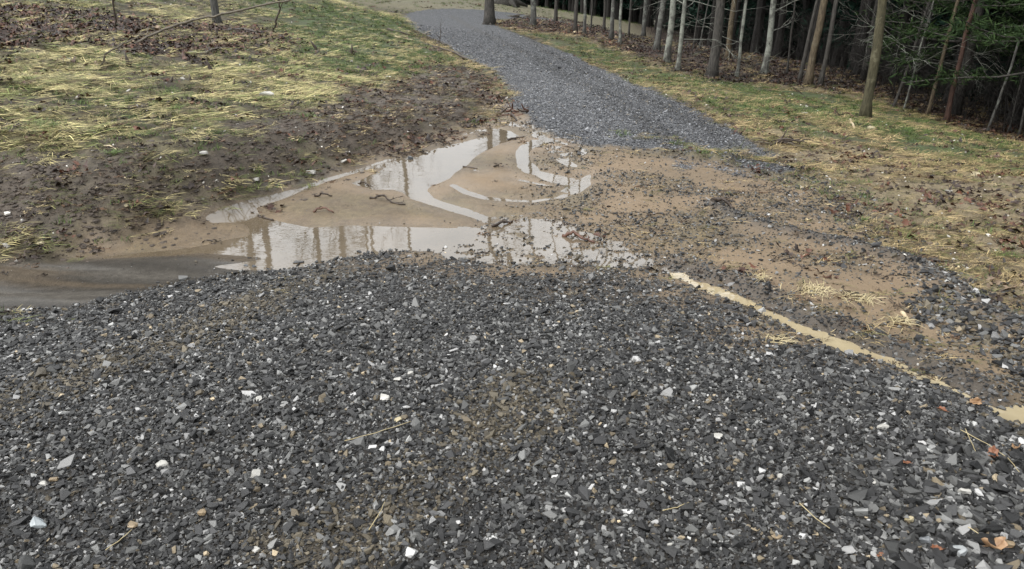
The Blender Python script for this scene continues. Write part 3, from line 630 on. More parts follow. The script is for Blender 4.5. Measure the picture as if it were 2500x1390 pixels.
# debris
x, y = polar_points(120000, 2.4, 24, -48, 48, 1); Ff = fields(x, y); v = fbm(x * 2.3, y * 3.3, 141, 4)
d = .5 * Ff['mud'] * (.3 + .7 * smooth01(.4, .55, v)) + .16 * Ff['slope'] * smooth01(.45, .6, v) + .035 * Ff['sand'] * smooth01(.45, .62, v) * smooth01(-1.0, 1.0, x + (Ff['rock'] > -.1) * 2) + .03 * (Ff['rock'] > -.05) * (v > .5)
d *= (Ff['pool'] < -.01) * (Ff['g1'] < .5) * (Ff['g2'] < .7) * (Ff['tan'] < 0)
k = rng.random(len(x)) < d; x, y, Fk = x[k], y[k], sub(Ff, k); n = len(x)
P, Ro, Sc = place(x, y, Fk, rng.uniform(.3, .8, n) * (.75 + .025 * y), yaw=rng.normal(.15, .6, n))
t = rng.random(n)[:, None]; cc = np.where(t < .62, np.array([.045, .032, .024]), np.where(t < .88, np.array([.1, .06, .035]), np.array([.3, .24, .14]))) * rng.uniform(.6, 1.4, (n, 1))
scatter('woody_debris', P, Ro, Sc, rng.integers(0, 8, n), cc, DEBRIS, 'dark bark crumbs, twigs and bits of leaf strewn over the mud', 'debris')
print('debris', n)
# clods of mud
x, y = polar_points(110000, 2.8, 16, -48, 10, 1); Ff = fields(x, y); v = fbm(x * 3, y * 3, 151, 3)
k = rng.random(len(x)) < Ff['mud'] * .75 * (Ff['pool'] < -.05) * (v > .36) * (1 - .7 * Ff['mudt']) + .02 * Ff['slope']; x, y, Fk = x[k], y[k], sub(Ff, k); n = len(x)
P, Ro, Sc = place(x, y, Fk, np.minimum(.012 * rng.lognormal(0, .5, n), .026), sink=.003); cc = np.array([.058, .045, .035]) * rng.uniform(.5, 1.5, (n, 1))
scatter('mud_clods', P, Ro, Sc, rng.integers(0, 5, n), cc, CLODS, 'rough dark clods of wet soil on the bank above the puddle', 'mud')

# ------------------------------------------------------------------ trees
M_bark = {
 'dark': bark_material('dark bark', (.028, .026, .023), (.11, .10, .088)),
 'grey': bark_material('grey bark', (.045, .043, .04), (.15, .145, .13), (.21, .22, .19), .56),
 'pale': bark_material('pale lichen bark', (.06, .058, .05), (.20, .195, .172), (.29, .30, .255), .50),
 'moss': bark_material('mossy bark', (.035, .032, .018), (.125, .11, .065), (.2, .185, .12), .60),
 'brown': bark_material('brown bark', (.05, .039, .026), (.18, .14, .09), (.19, .17, .12), .60),
 'wood': bark_material('shaded pine bark', (.010, .009, .008), (.035, .031, .027)),  # darker copy of the bark, shade inside the wood put into the colour
 'red': bark_material('reddish bark', (.03, .018, .014), (.12, .065, .048)),
}
M_needle = inst_material('pine needles', rough=.55, spec=.3, var=.4)
def needle_material(name, c1, c2):
    m, nt, b = newmat(name); g = nt.nodes.new('ShaderNodeNewGeometry'); r = ramp(nt, g.outputs['Random Per Island'], [(0, c1), (1, c2)])
    nt.links.new(r.outputs[0], b.inputs['Base Color']); b.inputs['Roughness'].default_value = .8; b.inputs['Specular IOR Level'].default_value = .08; return m
M_pine = needle_material('dark pine foliage', (.005, .015, .011), (.016, .036, .024))
M_pine2 = needle_material('olive pine foliage', (.012, .024, .010), (.042, .068, .024))
M_pine3 = needle_material('blue green far pine foliage', (.005, .018, .017), (.017, .042, .038))  # bluer needles: teal of the distant haze put into their colour

def tube(V, Fc, pts, rad, sides=6, rough=0.0, r=random, cap=True):
    n0 = len(V); m = len(pts)
    for i, p in enumerate(pts):
        a = Vector(pts[max(i - 1, 0)]); b = Vector(pts[min(i + 1, m - 1)]); t = (b - a).normalized()
        ref = Vector((0, 0, 1)) if abs(t.z) < .8 else Vector((1, 0, 0)); u = t.cross(ref).normalized(); v = t.cross(u)
        for k in range(sides):
            an = 2 * math.pi * k / sides; q = rad[i] * (1 + rough * r.uniform(-1, 1)); w = Vector(p) + (u * math.cos(an) + v * math.sin(an)) * q; V.append((w.x, w.y, w.z))
    for i in range(m - 1):
        for k in range(sides):
            a = n0 + i * sides + k; b = n0 + i * sides + (k + 1) % sides; Fc.append((a, b, b + sides, a + sides))
    if cap: Fc.append(tuple(n0 + (m - 1) * sides + k for k in range(sides))); Fc.append(tuple(n0 + sides - 1 - k for k in range(sides)))
def wander(p, d, L, n, r, curl=.25, lift=0.0):
    pts = [Vector(p)]; d = Vector(d).normalized()
    for i in range(n):
        d = (d + Vector((r.gauss(0, curl), r.gauss(0, curl), r.gauss(0, curl) + lift))).normalized(); pts.append(pts[-1] + d * (L / n))
    return pts
def limb(V, Fc, p, d, L, rad, r, depth, lift=.04):
    n = 6 if depth else 4
    pts = wander(p, d, L, n, r, .16, lift); tube(V, Fc, pts, [rad * (1 - .8 * i / n) for i in range(n + 1)], 5 if rad > .02 else 3, 0, r, cap=False)
    if depth > 0:
        for k in range(r.randint(3, 5)):
            i = r.randint(2, n); q = pts[i]; dd = (pts[i] - pts[i - 1]).normalized() + Vector((r.gauss(0, .6), r.gauss(0, .6), r.gauss(0, .5)))
            limb(V, Fc, q, dd, L * r.uniform(.3, .6), rad * (1 - .8 * i / n) * .7 + .002, r, depth - 1, lift)
def bare_tree(p, h, rad, seed, bark, label, low=3.0, nl=14, lean=(0, 0), group='trees at the edge of the woods', flare=1.7, twiggy=False, depth=2, fork=False):
    r = random.Random(seed); root = empty('bare_tree', p); tag(root, label, 'tree', group)
    V, Fc = [], []; n = 22; pts = []; rads = []; wx = wy = 0
    for i in range(n + 1):
        t = i / n; z = h * t ** 1.25 - .15 * (i == 0); wx += r.gauss(0, .012 * h / 12); wy += r.gauss(0, .012 * h / 12)
        pts.append(Vector((wx + lean[0] * z, wy + lean[1] * z, z))); rads.append(rad * (1 - .72 * t) * (1 + (flare - 1) * math.exp(-max(z, 0) / (rad * 1.7))) * r.uniform(.95, 1.05))
    tube(V, Fc, pts, rads, 12, .06, r)
    # root toes
    for k in range(5 if rad > .12 else 0):
        a = k * 1.256 + r.uniform(-.3, .3); R0 = rad * flare
        tube(V, Fc, [Vector((0, 0, rad * 1.6)), Vector((math.cos(a) * R0 * .75, math.sin(a) * R0 * .75, rad * .35)), Vector((math.cos(a) * R0 * 1.5, math.sin(a) * R0 * 1.5, -.06))], [rad * .45, rad * .38, rad * .12], 6, .05, r)
    mesh_np('trunk', V, Fc, M_bark[bark], root)
    one = group == 'trees mirrored in the puddle'; V, Fc = [], []
    for k in range(nl):
        z = low + (h - low) * (k + r.random() * .8) / nl; i = min(range(n + 1), key=lambda j: abs(pts[j].z - z)); q = pts[i]; a = r.uniform(0, 6.28); t = z / h
        limb(V, Fc, q, (math.cos(a), math.sin(a), .25 + .9 * t), h * r.uniform(.14, .24) * (1.1 - .5 * t), rads[i] * r.uniform(.3, .55), r, depth)
        if not one: mesh_np('limb', V, Fc, M_bark[bark], root); V, Fc = [], []
    if one: mesh_np('branches', V, Fc, M_bark[bark], root)
    if twiggy:
        for k in range(10):
            V, Fc = [], []; z = r.uniform(.8, low + 1); i = min(range(n + 1), key=lambda j: abs(pts[j].z - z)); q = Vector((pts[i].x, pts[i].y, z)); a = r.uniform(0, 6.28)
            limb(V, Fc, q, (math.cos(a), math.sin(a), r.uniform(-.1, .5)), r.uniform(.9, 2.4), rad * .14 + .006, r, 2, -.01); mesh_np('dead_twig', V, Fc, M_bark[bark], root)
    return root
def pine_parts(h, rad, low, seed, spread=.24, tufts=26, size=.16, nf=7, wd=.06):
    """trunk and needle-crown geometry of a pine: whorled boughs with tufts of needle faces, gaps in between"""
    r = random.Random(seed); V, Fc = [], []; n = 12; pts = []; wx = wy = 0
    for i in range(n + 1):
        t = i / n; wx += r.gauss(0, .02); wy += r.gauss(0, .02); pts.append(Vector((wx, wy, h * t - .1 * (i == 0))))
    tube(V, Fc, pts, [rad * (1 - .85 * i / n) * (1.35 if i == 0 else 1) for i in range(n + 1)], 8, .05, r)
    CV, CF = [], []; z = low
    BV, BF = [], []
    while z < h * .985:
        t = (z - low) / (h - low); nb = r.randint(3, 5); a0 = r.uniform(0, 6.28)
        for k in range(nb):
            a = a0 + 6.28 * k / nb + r.uniform(-.3, .3); L = h * spread * (1 - t) ** .8 * r.uniform(.6, 1.1) + .35
            i = min(int(z / h * n), n); q = Vector((pts[i].x, pts[i].y, z)); bp = wander(q, (math.cos(a), math.sin(a), .12 - .25 * (1 - t)), L, 5, r, .1, .05)
            tube(BV, BF, bp, [rad * .22 * (1 - .8 * j / 5) * (1 - .6 * t) + .004 for j in range(6)], 4, 0, r, cap=False)
            for m in range(int(tufts * (.4 + L / (h * spread)))):
                s = r.uniform(.25, 1) ** .8; j = min(int(s * 5), 4); b0 = bp[j].lerp(bp[j + 1], s * 5 - j)
                c = b0 + Vector((r.gauss(0, .16 * L * .6), r.gauss(0, .16 * L * .6), r.gauss(.03, .07)))
                for f in range(nf):
                    d = Vector((r.gauss(0, 1), r.gauss(0, 1), r.gauss(.2, .6))).normalized(); w = d.cross(Vector((r.gauss(0, 1), r.gauss(0, 1), r.gauss(0, 1)))).normalized()
                    S = size * r.uniform(.6, 1.3); n0 = len(CV); e = c + d * S
                    for vv in (c - w * S * wd * .5, c + d * S * .55 - w * S * wd, e, c + d * S * .5 + w * S * wd): CV.append((vv.x, vv.y, vv.z))
                    CF.append((n0, n0 + 1, n0 + 2, n0 + 3))
        z += h * r.uniform(.035, .06)
    return (V, Fc), (BV, BF), (CV, CF)
def pine_tree(p, h, rad, low, seed, label, foliage, bark='dark', group='pines at the edge of the woods', **k):
    root = empty('pine_tree', p); tag(root, label, 'tree', group); a, b, c = pine_parts(h, rad, low, seed, **k)
    mesh_np('trunk', *a, M_bark[bark], root); mesh_np('branches', *b, M_bark[bark], root); mesh_np('crown', *c, foliage, root, smooth=False); return root

def TG(px, py): 
    return G(px, py, -.03)
EDGE = [ # px, py base, width px at ~1.2 m, kind, label, options
 (1195, 62, 25, 'dark', 'thick dark oak trunk standing at the inside of the bend in the drive', dict(h=17, low=5)),
 (1236, 14, 46, 'dark', 'broad dark trunk far off behind the bend of the drive', dict(h=18, low=5)),
 (1299, 66, 15, 'grey', 'straight grey-brown trunk next after the oak at the bend', dict(h=16, low=5)),
 (1355, 58, 10, 'dark', 'slim near-black trunk with the pale far field on both sides of it', dict(h=15, low=5)),
 (1406, 83, 11, 'dark', 'dark trunk left of the pale chip of wood under the trees', dict(h=15, low=4)),
 (1427, 86, 9, 'grey', 'slim trunk close to the right of the pale chip of wood', dict(h=14, low=4)),
 (1441, 72, 5, 'dark', 'very thin dark stem just behind the pair at the wood chip', dict(h=11, low=3)),
 (1474, 80, 8, 'dark', 'dark slim trunk left of the mottled grey one', dict(h=14, low=4)),
 (1491, 98, 11, 'grey', 'mottled grey trunk with a dark foot, between two slimmer stems', dict(h=15, low=4)),
 (1513, 112, 8, 'pale', 'slender pale olive trunk right of the mottled grey one', dict(h=14, low=4)),
 (1571, 96, 12, 'grey', 'dull grey trunk standing back in the shade left of the pale group', dict(h=15, low=4)),
 (1605, 126, 16, 'grey', 'leaning lichen-grey trunk, left one of the pale group of three', dict(h=16, low=4, lean=(.05, 0))),
 (1632, 156, 17, 'pale', 'stout pale grey-green trunk, middle one of the pale group of three', dict(h=17, low=3.4)),
 (1652, 176, 12, 'pale', 'pale branching trunk with low bare twigs, right one of the pale group of three', dict(h=13, low=2.2, twiggy=True)),
 (1735, 192, 26, 'dark', 'thickest dark trunk with a flared foot at the leaf litter edge', dict(h=18, low=5)),
 (1774, 148, 15, 'brown', 'olive-brown trunk behind the thickest dark trunk', dict(h=15, low=4)),
 (1797, 192, 9, 'pale', 'slender whitish trunk right of the thickest dark trunk', dict(h=12, low=2.4, twiggy=True, lean=(.03, 0))),
 (1864, 184, 17, 'pale', 'white-blotched lichen trunk with a crooked foot and bare side twigs', dict(h=15, low=2.5, twiggy=True, lean=(.02, .02))),
 (1918, 186, 6, 'dark', 'thin black stem between the white-blotched trunk and the brown one', dict(h=11, low=3)),
 (1952, 200, 11, 'dark', 'black leaning stem close to the left of the tall brown trunk', dict(h=13, low=3, lean=(.05, 0))),
 (1972, 212, 20, 'brown', 'tall bare brown trunk leaning slightly right at the litter edge', dict(h=18, low=6, lean=(.02, 0))),
 (2000, 215, 13, 'dark', 'dark trunk standing close against the tall brown one', dict(h=15, low=4, lean=(.03, 0))),
 (2107, 294, 25, 'moss', 'single mossy trunk standing out on the grass in front of the woods', dict(h=16, low=5.5, lean=(-.03, 0))),
 (2180, 266, 8, 'dark', 'thin forked stem leaning right, behind the mossy trunk', dict(h=9, low=2.0, twiggy=True, lean=(.10, 0))),
 (2206, 272, 5, 'pale', 'thin pale crooked sapling in the dark wood edge', dict(h=6, low=.6, twiggy=True, lean=(.05, 0))),
 (2262, 286, 10, 'brown', 'slim brown trunk under the low green pine bough', dict(h=13, low=4)),
 (2312, 302, 13, 'red', 'reddish slim trunk under the right end of the low pine bough', dict(h=13, low=4, lean=(.02, 0))),
 (2410, 326, 7, 'grey', 'thin grey stem leaning right near the dark right end of the woods', dict(h=12, low=4, lean=(.06, 0))),
 (2458, 330, 5, 'dark', 'thinnest dark stem at the far right end of the wood edge', dict(h=10, low=3)),
 (2484, 340, 6, 'dark', 'dark stem last in the row at the right end of the wood edge', dict(h=10, low=3)),
 (1690, 126, 5, 'dark', 'thin dark stem in the shade between the pale group and the thickest trunk', dict(h=10, low=3, lean=(.03, 0))),
 (1706, 122, 4, 'grey', 'thin leaning grey pole in the shade left of the thickest trunk', dict(h=8, low=3, lean=(.09, 0))),
 (1536, 92, 6, 'dark', 'dark stem in the shade between the olive trunk and the dull grey one', dict(h=12, low=3)),
 (535, 66, 20, 'grey', 'mottled grey trunk rising from the leaf drift on the left slope', dict(h=15, low=5, group='trees on the left slope')),
]
for i, (px, py, wpx, kd, lab, o) in enumerate(EDGE):
    p = TG(px, py); D = p.y * CP + (CAM_H - p.z) * SP; rad = wpx / FOC * D / 2 * .9
    bare_tree(p, o.pop('h'), rad, 900 + i, kd, lab, nl=9 + (wpx > 12) * 4, **o)
    if i in (0, 14, 22, 33): print(lab[:20], tuple(round(v, 2) for v in p), 'r', round(rad, 3))
# trees beyond the top of the picture on the left, seen mirrored in the puddle
for i, (x, y, h, rad) in enumerate([(-11.4, 33, 19, .22), (-10.2, 38.5, 20, .22), (-9.7, 38.8, 18, .16), (-9.4, 41, 20, .26), (-8.9, 42.5, 18, .15), (-8.1, 41.5, 20, .17), (-14.5, 40, 19, .2), (-6.9, 46, 19, .19)]):
    bare_tree(Vector((x, y, float(ground([x], [y])[0]) - .05)), h, rad * 1.3, 1200 + i, 'grey', 'bare trees up the slope, seen only as reflections in the puddle', low=h * .34, nl=22, group='trees mirrored in the puddle', lean=(random.uniform(-.05, .05), 0))

# pines with low green boughs at the right
for i, (px, py, Yo, h, low, fol, lab, k) in enumerate([
  (2330, 285, 0, 10, 1.7, M_pine2, 'pine with the lowest olive-green bough hanging over the wood edge', dict(spread=.22, tufts=46, size=.17)),
  (2470, 300, 0, 12, 2.2, M_pine2, 'bright green pine at the upper right corner', dict(spread=.24, tufts=46, size=.19)),
  (2400, 230, 0, 13, 2.4, M_pine, 'dark pine behind the low olive bough', dict(spread=.24, tufts=40, size=.22)),
  (2230, 225, 0, 12, 2.6, M_pine, 'dark bushy pine behind the mossy trunk', dict(spread=.22, tufts=36, size=.22)),
  (2560, 350, 0, 12, 1.6, M_pine2, 'olive pine reaching in at the right edge', dict(spread=.24, tufts=40, size=.2)),
  (2110, 200, 0, 13, 3.2, M_pine, 'dark pine deep in the shade left of the mossy trunk', dict(spread=.2, tufts=34, size=.24))]):
    p = G(px, py); pine_tree(p, h, .13, low, 1300 + i, lab, fol, **k)

# the wood behind: three pines repeated as one mass
def forest_proto(i, fol):
    a, b, c = pine_parts([15, 17, 13, 14][i], [.17, .2, .14, .15][i], [2.2, 4.5, .9, 7.0][i], 1400 + i, spread=.23, tufts=17, size=.36, nf=5, wd=.09)
    o = mesh_np('forest pine', *a, M_bark['dark'], link=False)
    V = np.concatenate([np.array(a[0]), np.array(b[0]), np.array(c[0])]); n1, n2 = len(a[0]), len(a[0]) + len(b[0])
    Fc = list(a[1]) + [tuple(v + n1 for v in f) for f in b[1]] + [tuple(v + n2 for v in f) for f in c[1]]
    o = mesh_np('forest pine', V, Fc, M_bark['wood'], link=False, smooth=False); o.data.materials.append(fol)
    mi = np.zeros(len(Fc), np.int32); mi[len(a[1]) + len(b[1]):] = 1; o.data.polygons.foreach_set('material_index', mi); return o
FOREST = proto_collection('forest shapes', [forest_proto(i, [M_pine, M_pine3, M_pine, M_pine3][i]) for i in range(4)])
edge_line = np.array([(16, 2), (13.5, 10), (12, 14.5), (11.6, 16.5), (11.4, 18.5), (11.6, 21.5), (11.6, 25), (11.7, 30), (11.6, 36), (10.8, 43), (9.6, 50), (8, 57), (4, 66), (-3, 76), (-16, 92), (-40, 110)], float)
WOOD = np.concatenate([edge_line, [(-40, 145), (60, 145), (80, 60), (62, -20), (20, -12)]])
cand = np.column_stack([rng.uniform(-40, 75, 30000), rng.uniform(-12, 140, 30000)])
dd = line_d(edge_line, cand[:, 0], cand[:, 1]); keep = (sdf(WOOD, cand[:, 0], cand[:, 1]) > 0) & (dd < 36)
cand, dd = cand[keep], dd[keep]; pts = np.zeros((0, 2))
for q, e in zip(cand, dd):
    md = 1.55 + e * .05
    if len(pts) and (((pts - q) ** 2).sum(1) < md * md).any(): continue
    pts = np.vstack([pts, q])
pts = np.array(pts); dd = line_d(edge_line, pts[:, 0], pts[:, 1])
pz = ground(pts[:, 0], pts[:, 1]) - .1; n = len(pts); s_ = rng.uniform(.8, 1.15, n)
ix = np.where(dd < 2.5, rng.choice([1, 3], n), rng.choice([0, 2, 2, 0, 1], n))
scatter('forest', np.column_stack([pts, pz]), np.stack([rng.normal(0, .03, n), rng.normal(0, .03, n), rng.uniform(0, 6.28, n)], 1), np.repeat(s_[:, None], 3, 1), ix, np.ones((n, 3)), FOREST, 'dense dark pine wood filling the background behind the bare trunks', 'forest')
# bare understorey
def brush_proto(i):
    r = random.Random(1500 + i); V, Fc = [], []
    for k in range(5): a = r.uniform(0, 6.28); limb(V, Fc, (r.gauss(0, .15), r.gauss(0, .15), -.05), (math.cos(a) * .4, math.sin(a) * .4, 1), r.uniform(.8, 2.6), r.uniform(.006, .014), r, 2, .0)
    return mesh_np('brush', V, Fc, M_bark['wood'], link=False)
BRUSH = proto_collection('brush shapes', [brush_proto(i) for i in range(4)])
bx, by = [], []
for k in range(1500):
    t = random.random() * (len(edge_line) - 7) + 1; i = int(t); q = edge_line[i] * (1 - t + i) + edge_line[i + 1] * (t - i); q = q + np.array([random.uniform(-1.5, 3), random.uniform(-.3, 3)])
    bx.append(q[0]); by.append(q[1])
bx, by = np.array(bx)[:210], np.array(by)[:210]; n = len(bx)
scatter('undergrowth', np.column_stack([bx, by, ground(bx, by)]), np.stack([rng.normal(0, .1, n), rng.normal(0, .1, n), rng.uniform(0, 6.28, n)], 1), np.repeat(rng.uniform(.5, 1.2, n)[:, None], 3, 1), rng.integers(0, 4, n), np.ones((n, 3)), BRUSH, 'thin bare grey twigs and saplings along the dark wood edge', 'undergrowth')

# ------------------------------------------------------------------ single things lying or standing about
M_white = plain_material('pale rock', (.30, .29, .26), (.52, .50, .46), scale=18, rough=.45, bumpd=.006)
M_cream = plain_material('cream rock', (.30, .25, .15), (.46, .40, .26), scale=18, rough=.5, bumpd=.006)
M_tanrock = plain_material('tan rock', (.16, .12, .07), (.28, .21, .13), scale=20, rough=.45, bumpd=.005)
M_greyrock = plain_material('grey rock', (.05, .052, .055), (.13, .135, .14), scale=20, rough=.35, bumpd=.005)
M_wood = plain_material('dark wet wood', (.022, .016, .012), (.07, .048, .034), scale=25, rough=.45, bumpd=.004, stretch=(1, 1, 6))
M_wood2 = plain_material('weathered twig wood', (.06, .05, .036), (.15, .125, .09), scale=25, rough=.6, bumpd=.004)
M_redwood = plain_material('red brown wood', (.06, .028, .018), (.14, .07, .045), scale=25, rough=.5, bumpd=.004)
M_fresh = plain_material('fresh split wood', (.42, .33, .20), (.6, .5, .34), scale=30, rough=.6, bumpd=.003)
M_leaf1 = plain_material('tan oak leaf', (.20, .11, .055), (.42, .27, .15), scale=26, rough=.45, bumpd=.004)
M_leaf2 = plain_material('rust oak leaf', (.13, .045, .02), (.28, .12, .055), scale=30, rough=.4, bumpd=.004)
M_stalk = plain_material('straw stalk', (.30, .24, .12), (.5, .42, .25), scale=20, rough=.5, bumpd=.002)
M_tuft = plain_material('green blades', (.06, .10, .02), (.14, .20, .05), scale=30, rough=.5, bumpd=0)
def rock(px, py, wpx, label, mat=None, flat=.45, seed=0, tall=1.0, name='rock'):
    r = random.Random(seed + int(px * 7 + py)); p = G(px, py); D = p.y * CP + (CAM_H - p.z) * SP; s = wpx / FOC * D / 2
    bm = bmesh.new()
    for k in range(16):
        a = r.uniform(0, 6.28); q = r.uniform(.7, 1); bm.verts.new((math.cos(a) * q * s, math.sin(a) * q * s * r.uniform(.55, .9), r.choice((-.6, 1)) * s * flat * r.uniform(.5, 1) * tall))
    res = bmesh.ops.convex_hull(bm, input=bm.verts); bmesh.ops.delete(bm, geom=[g for g in res['geom_interior'] if isinstance(g, bmesh.types.BMVert)], context='VERTS')
    bmesh.ops.bevel(bm, geom=bm.edges[:], offset=s * .05, segments=1, affect='EDGES')
    bmesh.ops.triangulate(bm, faces=bm.faces[:]); bmesh.ops.subdivide_edges(bm, edges=bm.edges[:], cuts=1)
    for v in bm.verts: v.co += Vector((r.gauss(0, .02), r.gauss(0, .02), r.gauss(0, .02))) * s
    me = bpy.data.meshes.new(name); bm.to_mesh(me); bm.free(); me.materials.append(mat or M_white)
    o = bpy.data.objects.new(name, me); C.objects.link(o); o.location = p + Vector((0, 0, s * flat * .35 + .004)); o.rotation_euler = (r.gauss(0, .15), r.gauss(0, .15), r.uniform(-.3, .3))
    return tag(o, label, 'rock')
for a in [
 (657, 262, 44, 'large flat white rock lying alone on the yellow straw slope', M_white, .35),
 (760, 428, 30, 'white rock on the dark mud just above the thin water edge', M_white, .4),
 (502, 404, 24, 'small oval white rock in the dark mud below the green grass spot', M_white, .4),
 (625, 446, 22, 'angular white stone with a dark crack at the mud edge, left of a flatter one', M_white, .5),
 (663, 450, 17, 'flat pale stone lying right beside the angular white stone on the mud', M_cream, .35),
 (840, 401, 20, 'pale stone at the top of the mud margin beside the large puddle', M_white, .4),
 (24, 625, 18, 'round white stone at the left edge of the picture above the mud track', M_white, .7),
 (106, 619, 20, 'cream stone beside a dry sprig near the left edge above the mud track', M_cream, .4),
 (313, 527, 12, 'tiny cream stone on dark mud above the grey silt', M_cream, .6),
 (62, 566, 12, 'small bright pebble on the mud above the cream stone', M_white, .5),
 (2380, 439, 27, 'cream rock on the thin grass at the far right', M_cream, .5),
 (2313, 473, 26, 'flat whitish rock left below the cream rock on the right verge', M_white, .3),
 (1962, 286, 18, 'white stone in the grass left of the reddish leaf heap', M_white, .4),
 (2125, 322, 22, 'long pale flat stone in the grass below the mossy trunk', M_cream, .25),
 (1002, 389, 15, 'single dark stone standing in the large puddle near its upper bank', M_greyrock, .9),
 (600, 650, 12, 'dark pebble at the silt tip, left one of two beside the gravel edge', M_greyrock, .8),
 (620, 652, 12, 'dark pebble at the silt tip, right one of two beside the gravel edge', M_greyrock, .8),
 (940, 992, 34, 'white angular stone, biggest in the middle of the near gravel', M_white, .5),
 (972, 948, 26, 'flat white stone above the biggest white one in the gravel', M_white, .35),
 (1003, 932, 18, 'small white stone touching the upper right of a flat white one', M_white, .6),
 (975, 1051, 26, 'cream oval stone below the biggest white stone in the gravel', M_cream, .45),
 (637, 997, 24, 'white flake of stone in the gravel left of the middle', M_white, .35),
 (402, 1157, 32, 'long smooth white stone in the left gravel', M_white, .4),
 (633, 1187, 38, 'whitish broken stone with grey veins in the lower left gravel', M_white, .55),
 (103, 1302, 46, 'largest pale blue-grey stone in the bottom left corner', plain_material('pale blue grey rock', (.22, .24, .25), (.42, .45, .45), scale=20, rough=.35, bumpd=.004), .4),
 (500, 1277, 30, 'yellow-tan stone near the bottom left of the gravel', M_tanrock, .45),
 (332, 1308, 32, 'brown-tan slab of stone below left of the yellow-tan one', M_tanrock, .4),
 (140, 1197, 24, 'orange-tan chip of stone in the left gravel', M_tanrock, .4),
 (115, 1208, 24, 'white stone beside the orange-tan chip in the left gravel', M_white, .5),
 (628, 1366, 26, 'white flat stone at the bottom edge of the left gravel', M_white, .4),
 (1748, 1088, 32, 'white forked-looking stone alone in the right half of the gravel', M_white, .4),
 (2148, 1070, 32, 'white stone lying on the gravel below the silty channel', M_white, .45),
 (2346, 1226, 36, 'biggest white stone among the coarse rocks at the lower right', M_white, .5),
 (2125, 1195, 24, 'white oblong stone left of the biggest white stone at lower right', M_white, .4),
 (1899, 1186, 15, 'upright white stone standing in the lower middle gravel', M_white, .9),
 (1892, 1334, 32, 'brownish tan diamond-shaped stone near the bottom of the gravel', M_tanrock, .35),
 (2212, 1297, 26, 'cream rounded stone above the coarse rocks at the bottom right', M_cream, .6),
 (1630, 1360, 18, 'round white pebble at the bottom edge, middle of the gravel', M_white, .7),
 (2455, 1358, 26, 'tan cone-shaped stone beside the crumpled oak leaf', M_tanrock, .9),
 (2330, 1378, 40, 'pale grey upright block at the bottom edge left of the crumpled oak leaf', plain_material('pale grey rock', (.2, .21, .21), (.36, .37, .37), scale=20, rough=.4, bumpd=.004), .7),
 (2250, 1350, 34, 'mid-grey veined block near the bottom right corner', plain_material('veined grey rock', (.08, .085, .09), (.3, .31, .32), scale=14, rough=.35, bumpd=.004), .7)]:
    rock(*a[:4], mat=a[4], flat=a[5])

def stick(pts, r0, r1, label, mat, name='stick', side=0, cat='stick', seed=0, sides=6):
    """a stick through world points, optional side twigs"""
    r = random.Random(seed + 77); p0 = Vector(pts[0]); loc = [Vector(p) - p0 for p in pts]; full = []
    for i in range(len(loc) - 1):
        for k in range(4): full.append(loc[i].lerp(loc[i + 1], k / 4) + Vector((r.gauss(0, 1), r.gauss(0, 1), r.gauss(0, 1))) * r0 * .35)
    full.append(loc[-1]); n = len(full); V, Fc = [], []
    tube(V, Fc, full, [r0 + (r1 - r0) * i / (n - 1) for i in range(n)], sides, .08, r)
    if side:
        root = empty(name, p0); mesh_np('stem', V, Fc, mat, root); V, Fc = [], []
        for k in range(side):
            i = r.randint(n // 4, n - 2); q = full[i]; d = (full[i + 1] - full[i]).normalized() + Vector((r.gauss(0, .5), r.gauss(0, .5), abs(r.gauss(.3, .4))))
            limb(V, Fc, q, d, (full[-1] - full[0]).length * r.uniform(.12, .3), r0 * .45, r, 1, 0)
        mesh_np('side_twigs', V, Fc, mat, root)
    else:
        root = mesh_np(name, V, Fc, mat); root.location = p0
    return tag(root, label, cat)
def S(px, py, dz=0): return G(px, py, dz)
b0 = S(330, 112)
Yb = b0.y
stick([b0 + Vector((-.02, -.02, -.02)), at(400, 72, Yb + .1), at(470, 50, Yb + .15), at(540, 36, Yb + .15), at(610, 20, Yb + .1), at(700, 1, Yb), at(800, -24, Yb - .2), at(900, -60, Yb - .3), at(960, -110, Yb - .4)], .019, .009,
      'long bare branch arching from the slope up and out over the left field', M_wood2, 'branch', side=3, cat='branch')
s0 = S(245, 178)
stick([s0, at(252, 150, s0.y), at(256, 133, s0.y), at(300, 108, s0.y + .2), at(335, 92, s0.y + .4), at(350, 82, s0.y + .5)], .012, .006, 'thin bent stem standing left of the long arching branch', M_wood2, 'sapling', side=2, cat='sapling')
s1 = S(546, 84); s2 = S(664, 86)
stick([s1 + Vector((0, 0, .03)), S(590, 82, .06), S(630, 90, .05), at(662, 84, s2.y), at(674, 60, s2.y), at(681, 30, s2.y), at(681, 5, s2.y), at(677, -30, s2.y)], .03, .014, 'dark curved branch lying on the slope and bending upward at its right end', M_wood, 'branch', side=2, cat='branch')
stick([S(462, 139, .03), S(500, 146, .04), S(520, 140, .07), S(545, 134, .05), S(578, 125, .03)], .016, .008, 'pale forked dead branch at the lower edge of the leaf drift', M_wood2, 'branch', side=2, cat='branch')
stick([S(278, 12, 0), at(280, -10, 13.5), at(276, -60, 13.5)], .02, .012, 'thin sapling at the top of the left slope', M_wood2, 'sapling', cat='sapling')
stick([S(284, 88), at(281, 50, S(284, 88).y), at(276, 10, S(284, 88).y), at(268, -40, S(284, 88).y)], .016, .008, 'slim dark sapling standing in the leaf drift on the left', M_wood, 'sapling', side=2, cat='sapling')
stick([S(1383, 29), at(1383, 5, S(1383, 29).y), at(1384, -40, S(1383, 29).y)], .045, .03, 'thin pale pole-like stem against the dark wood beyond the far field', M_bark['pale'], 'sapling', cat='sapling')
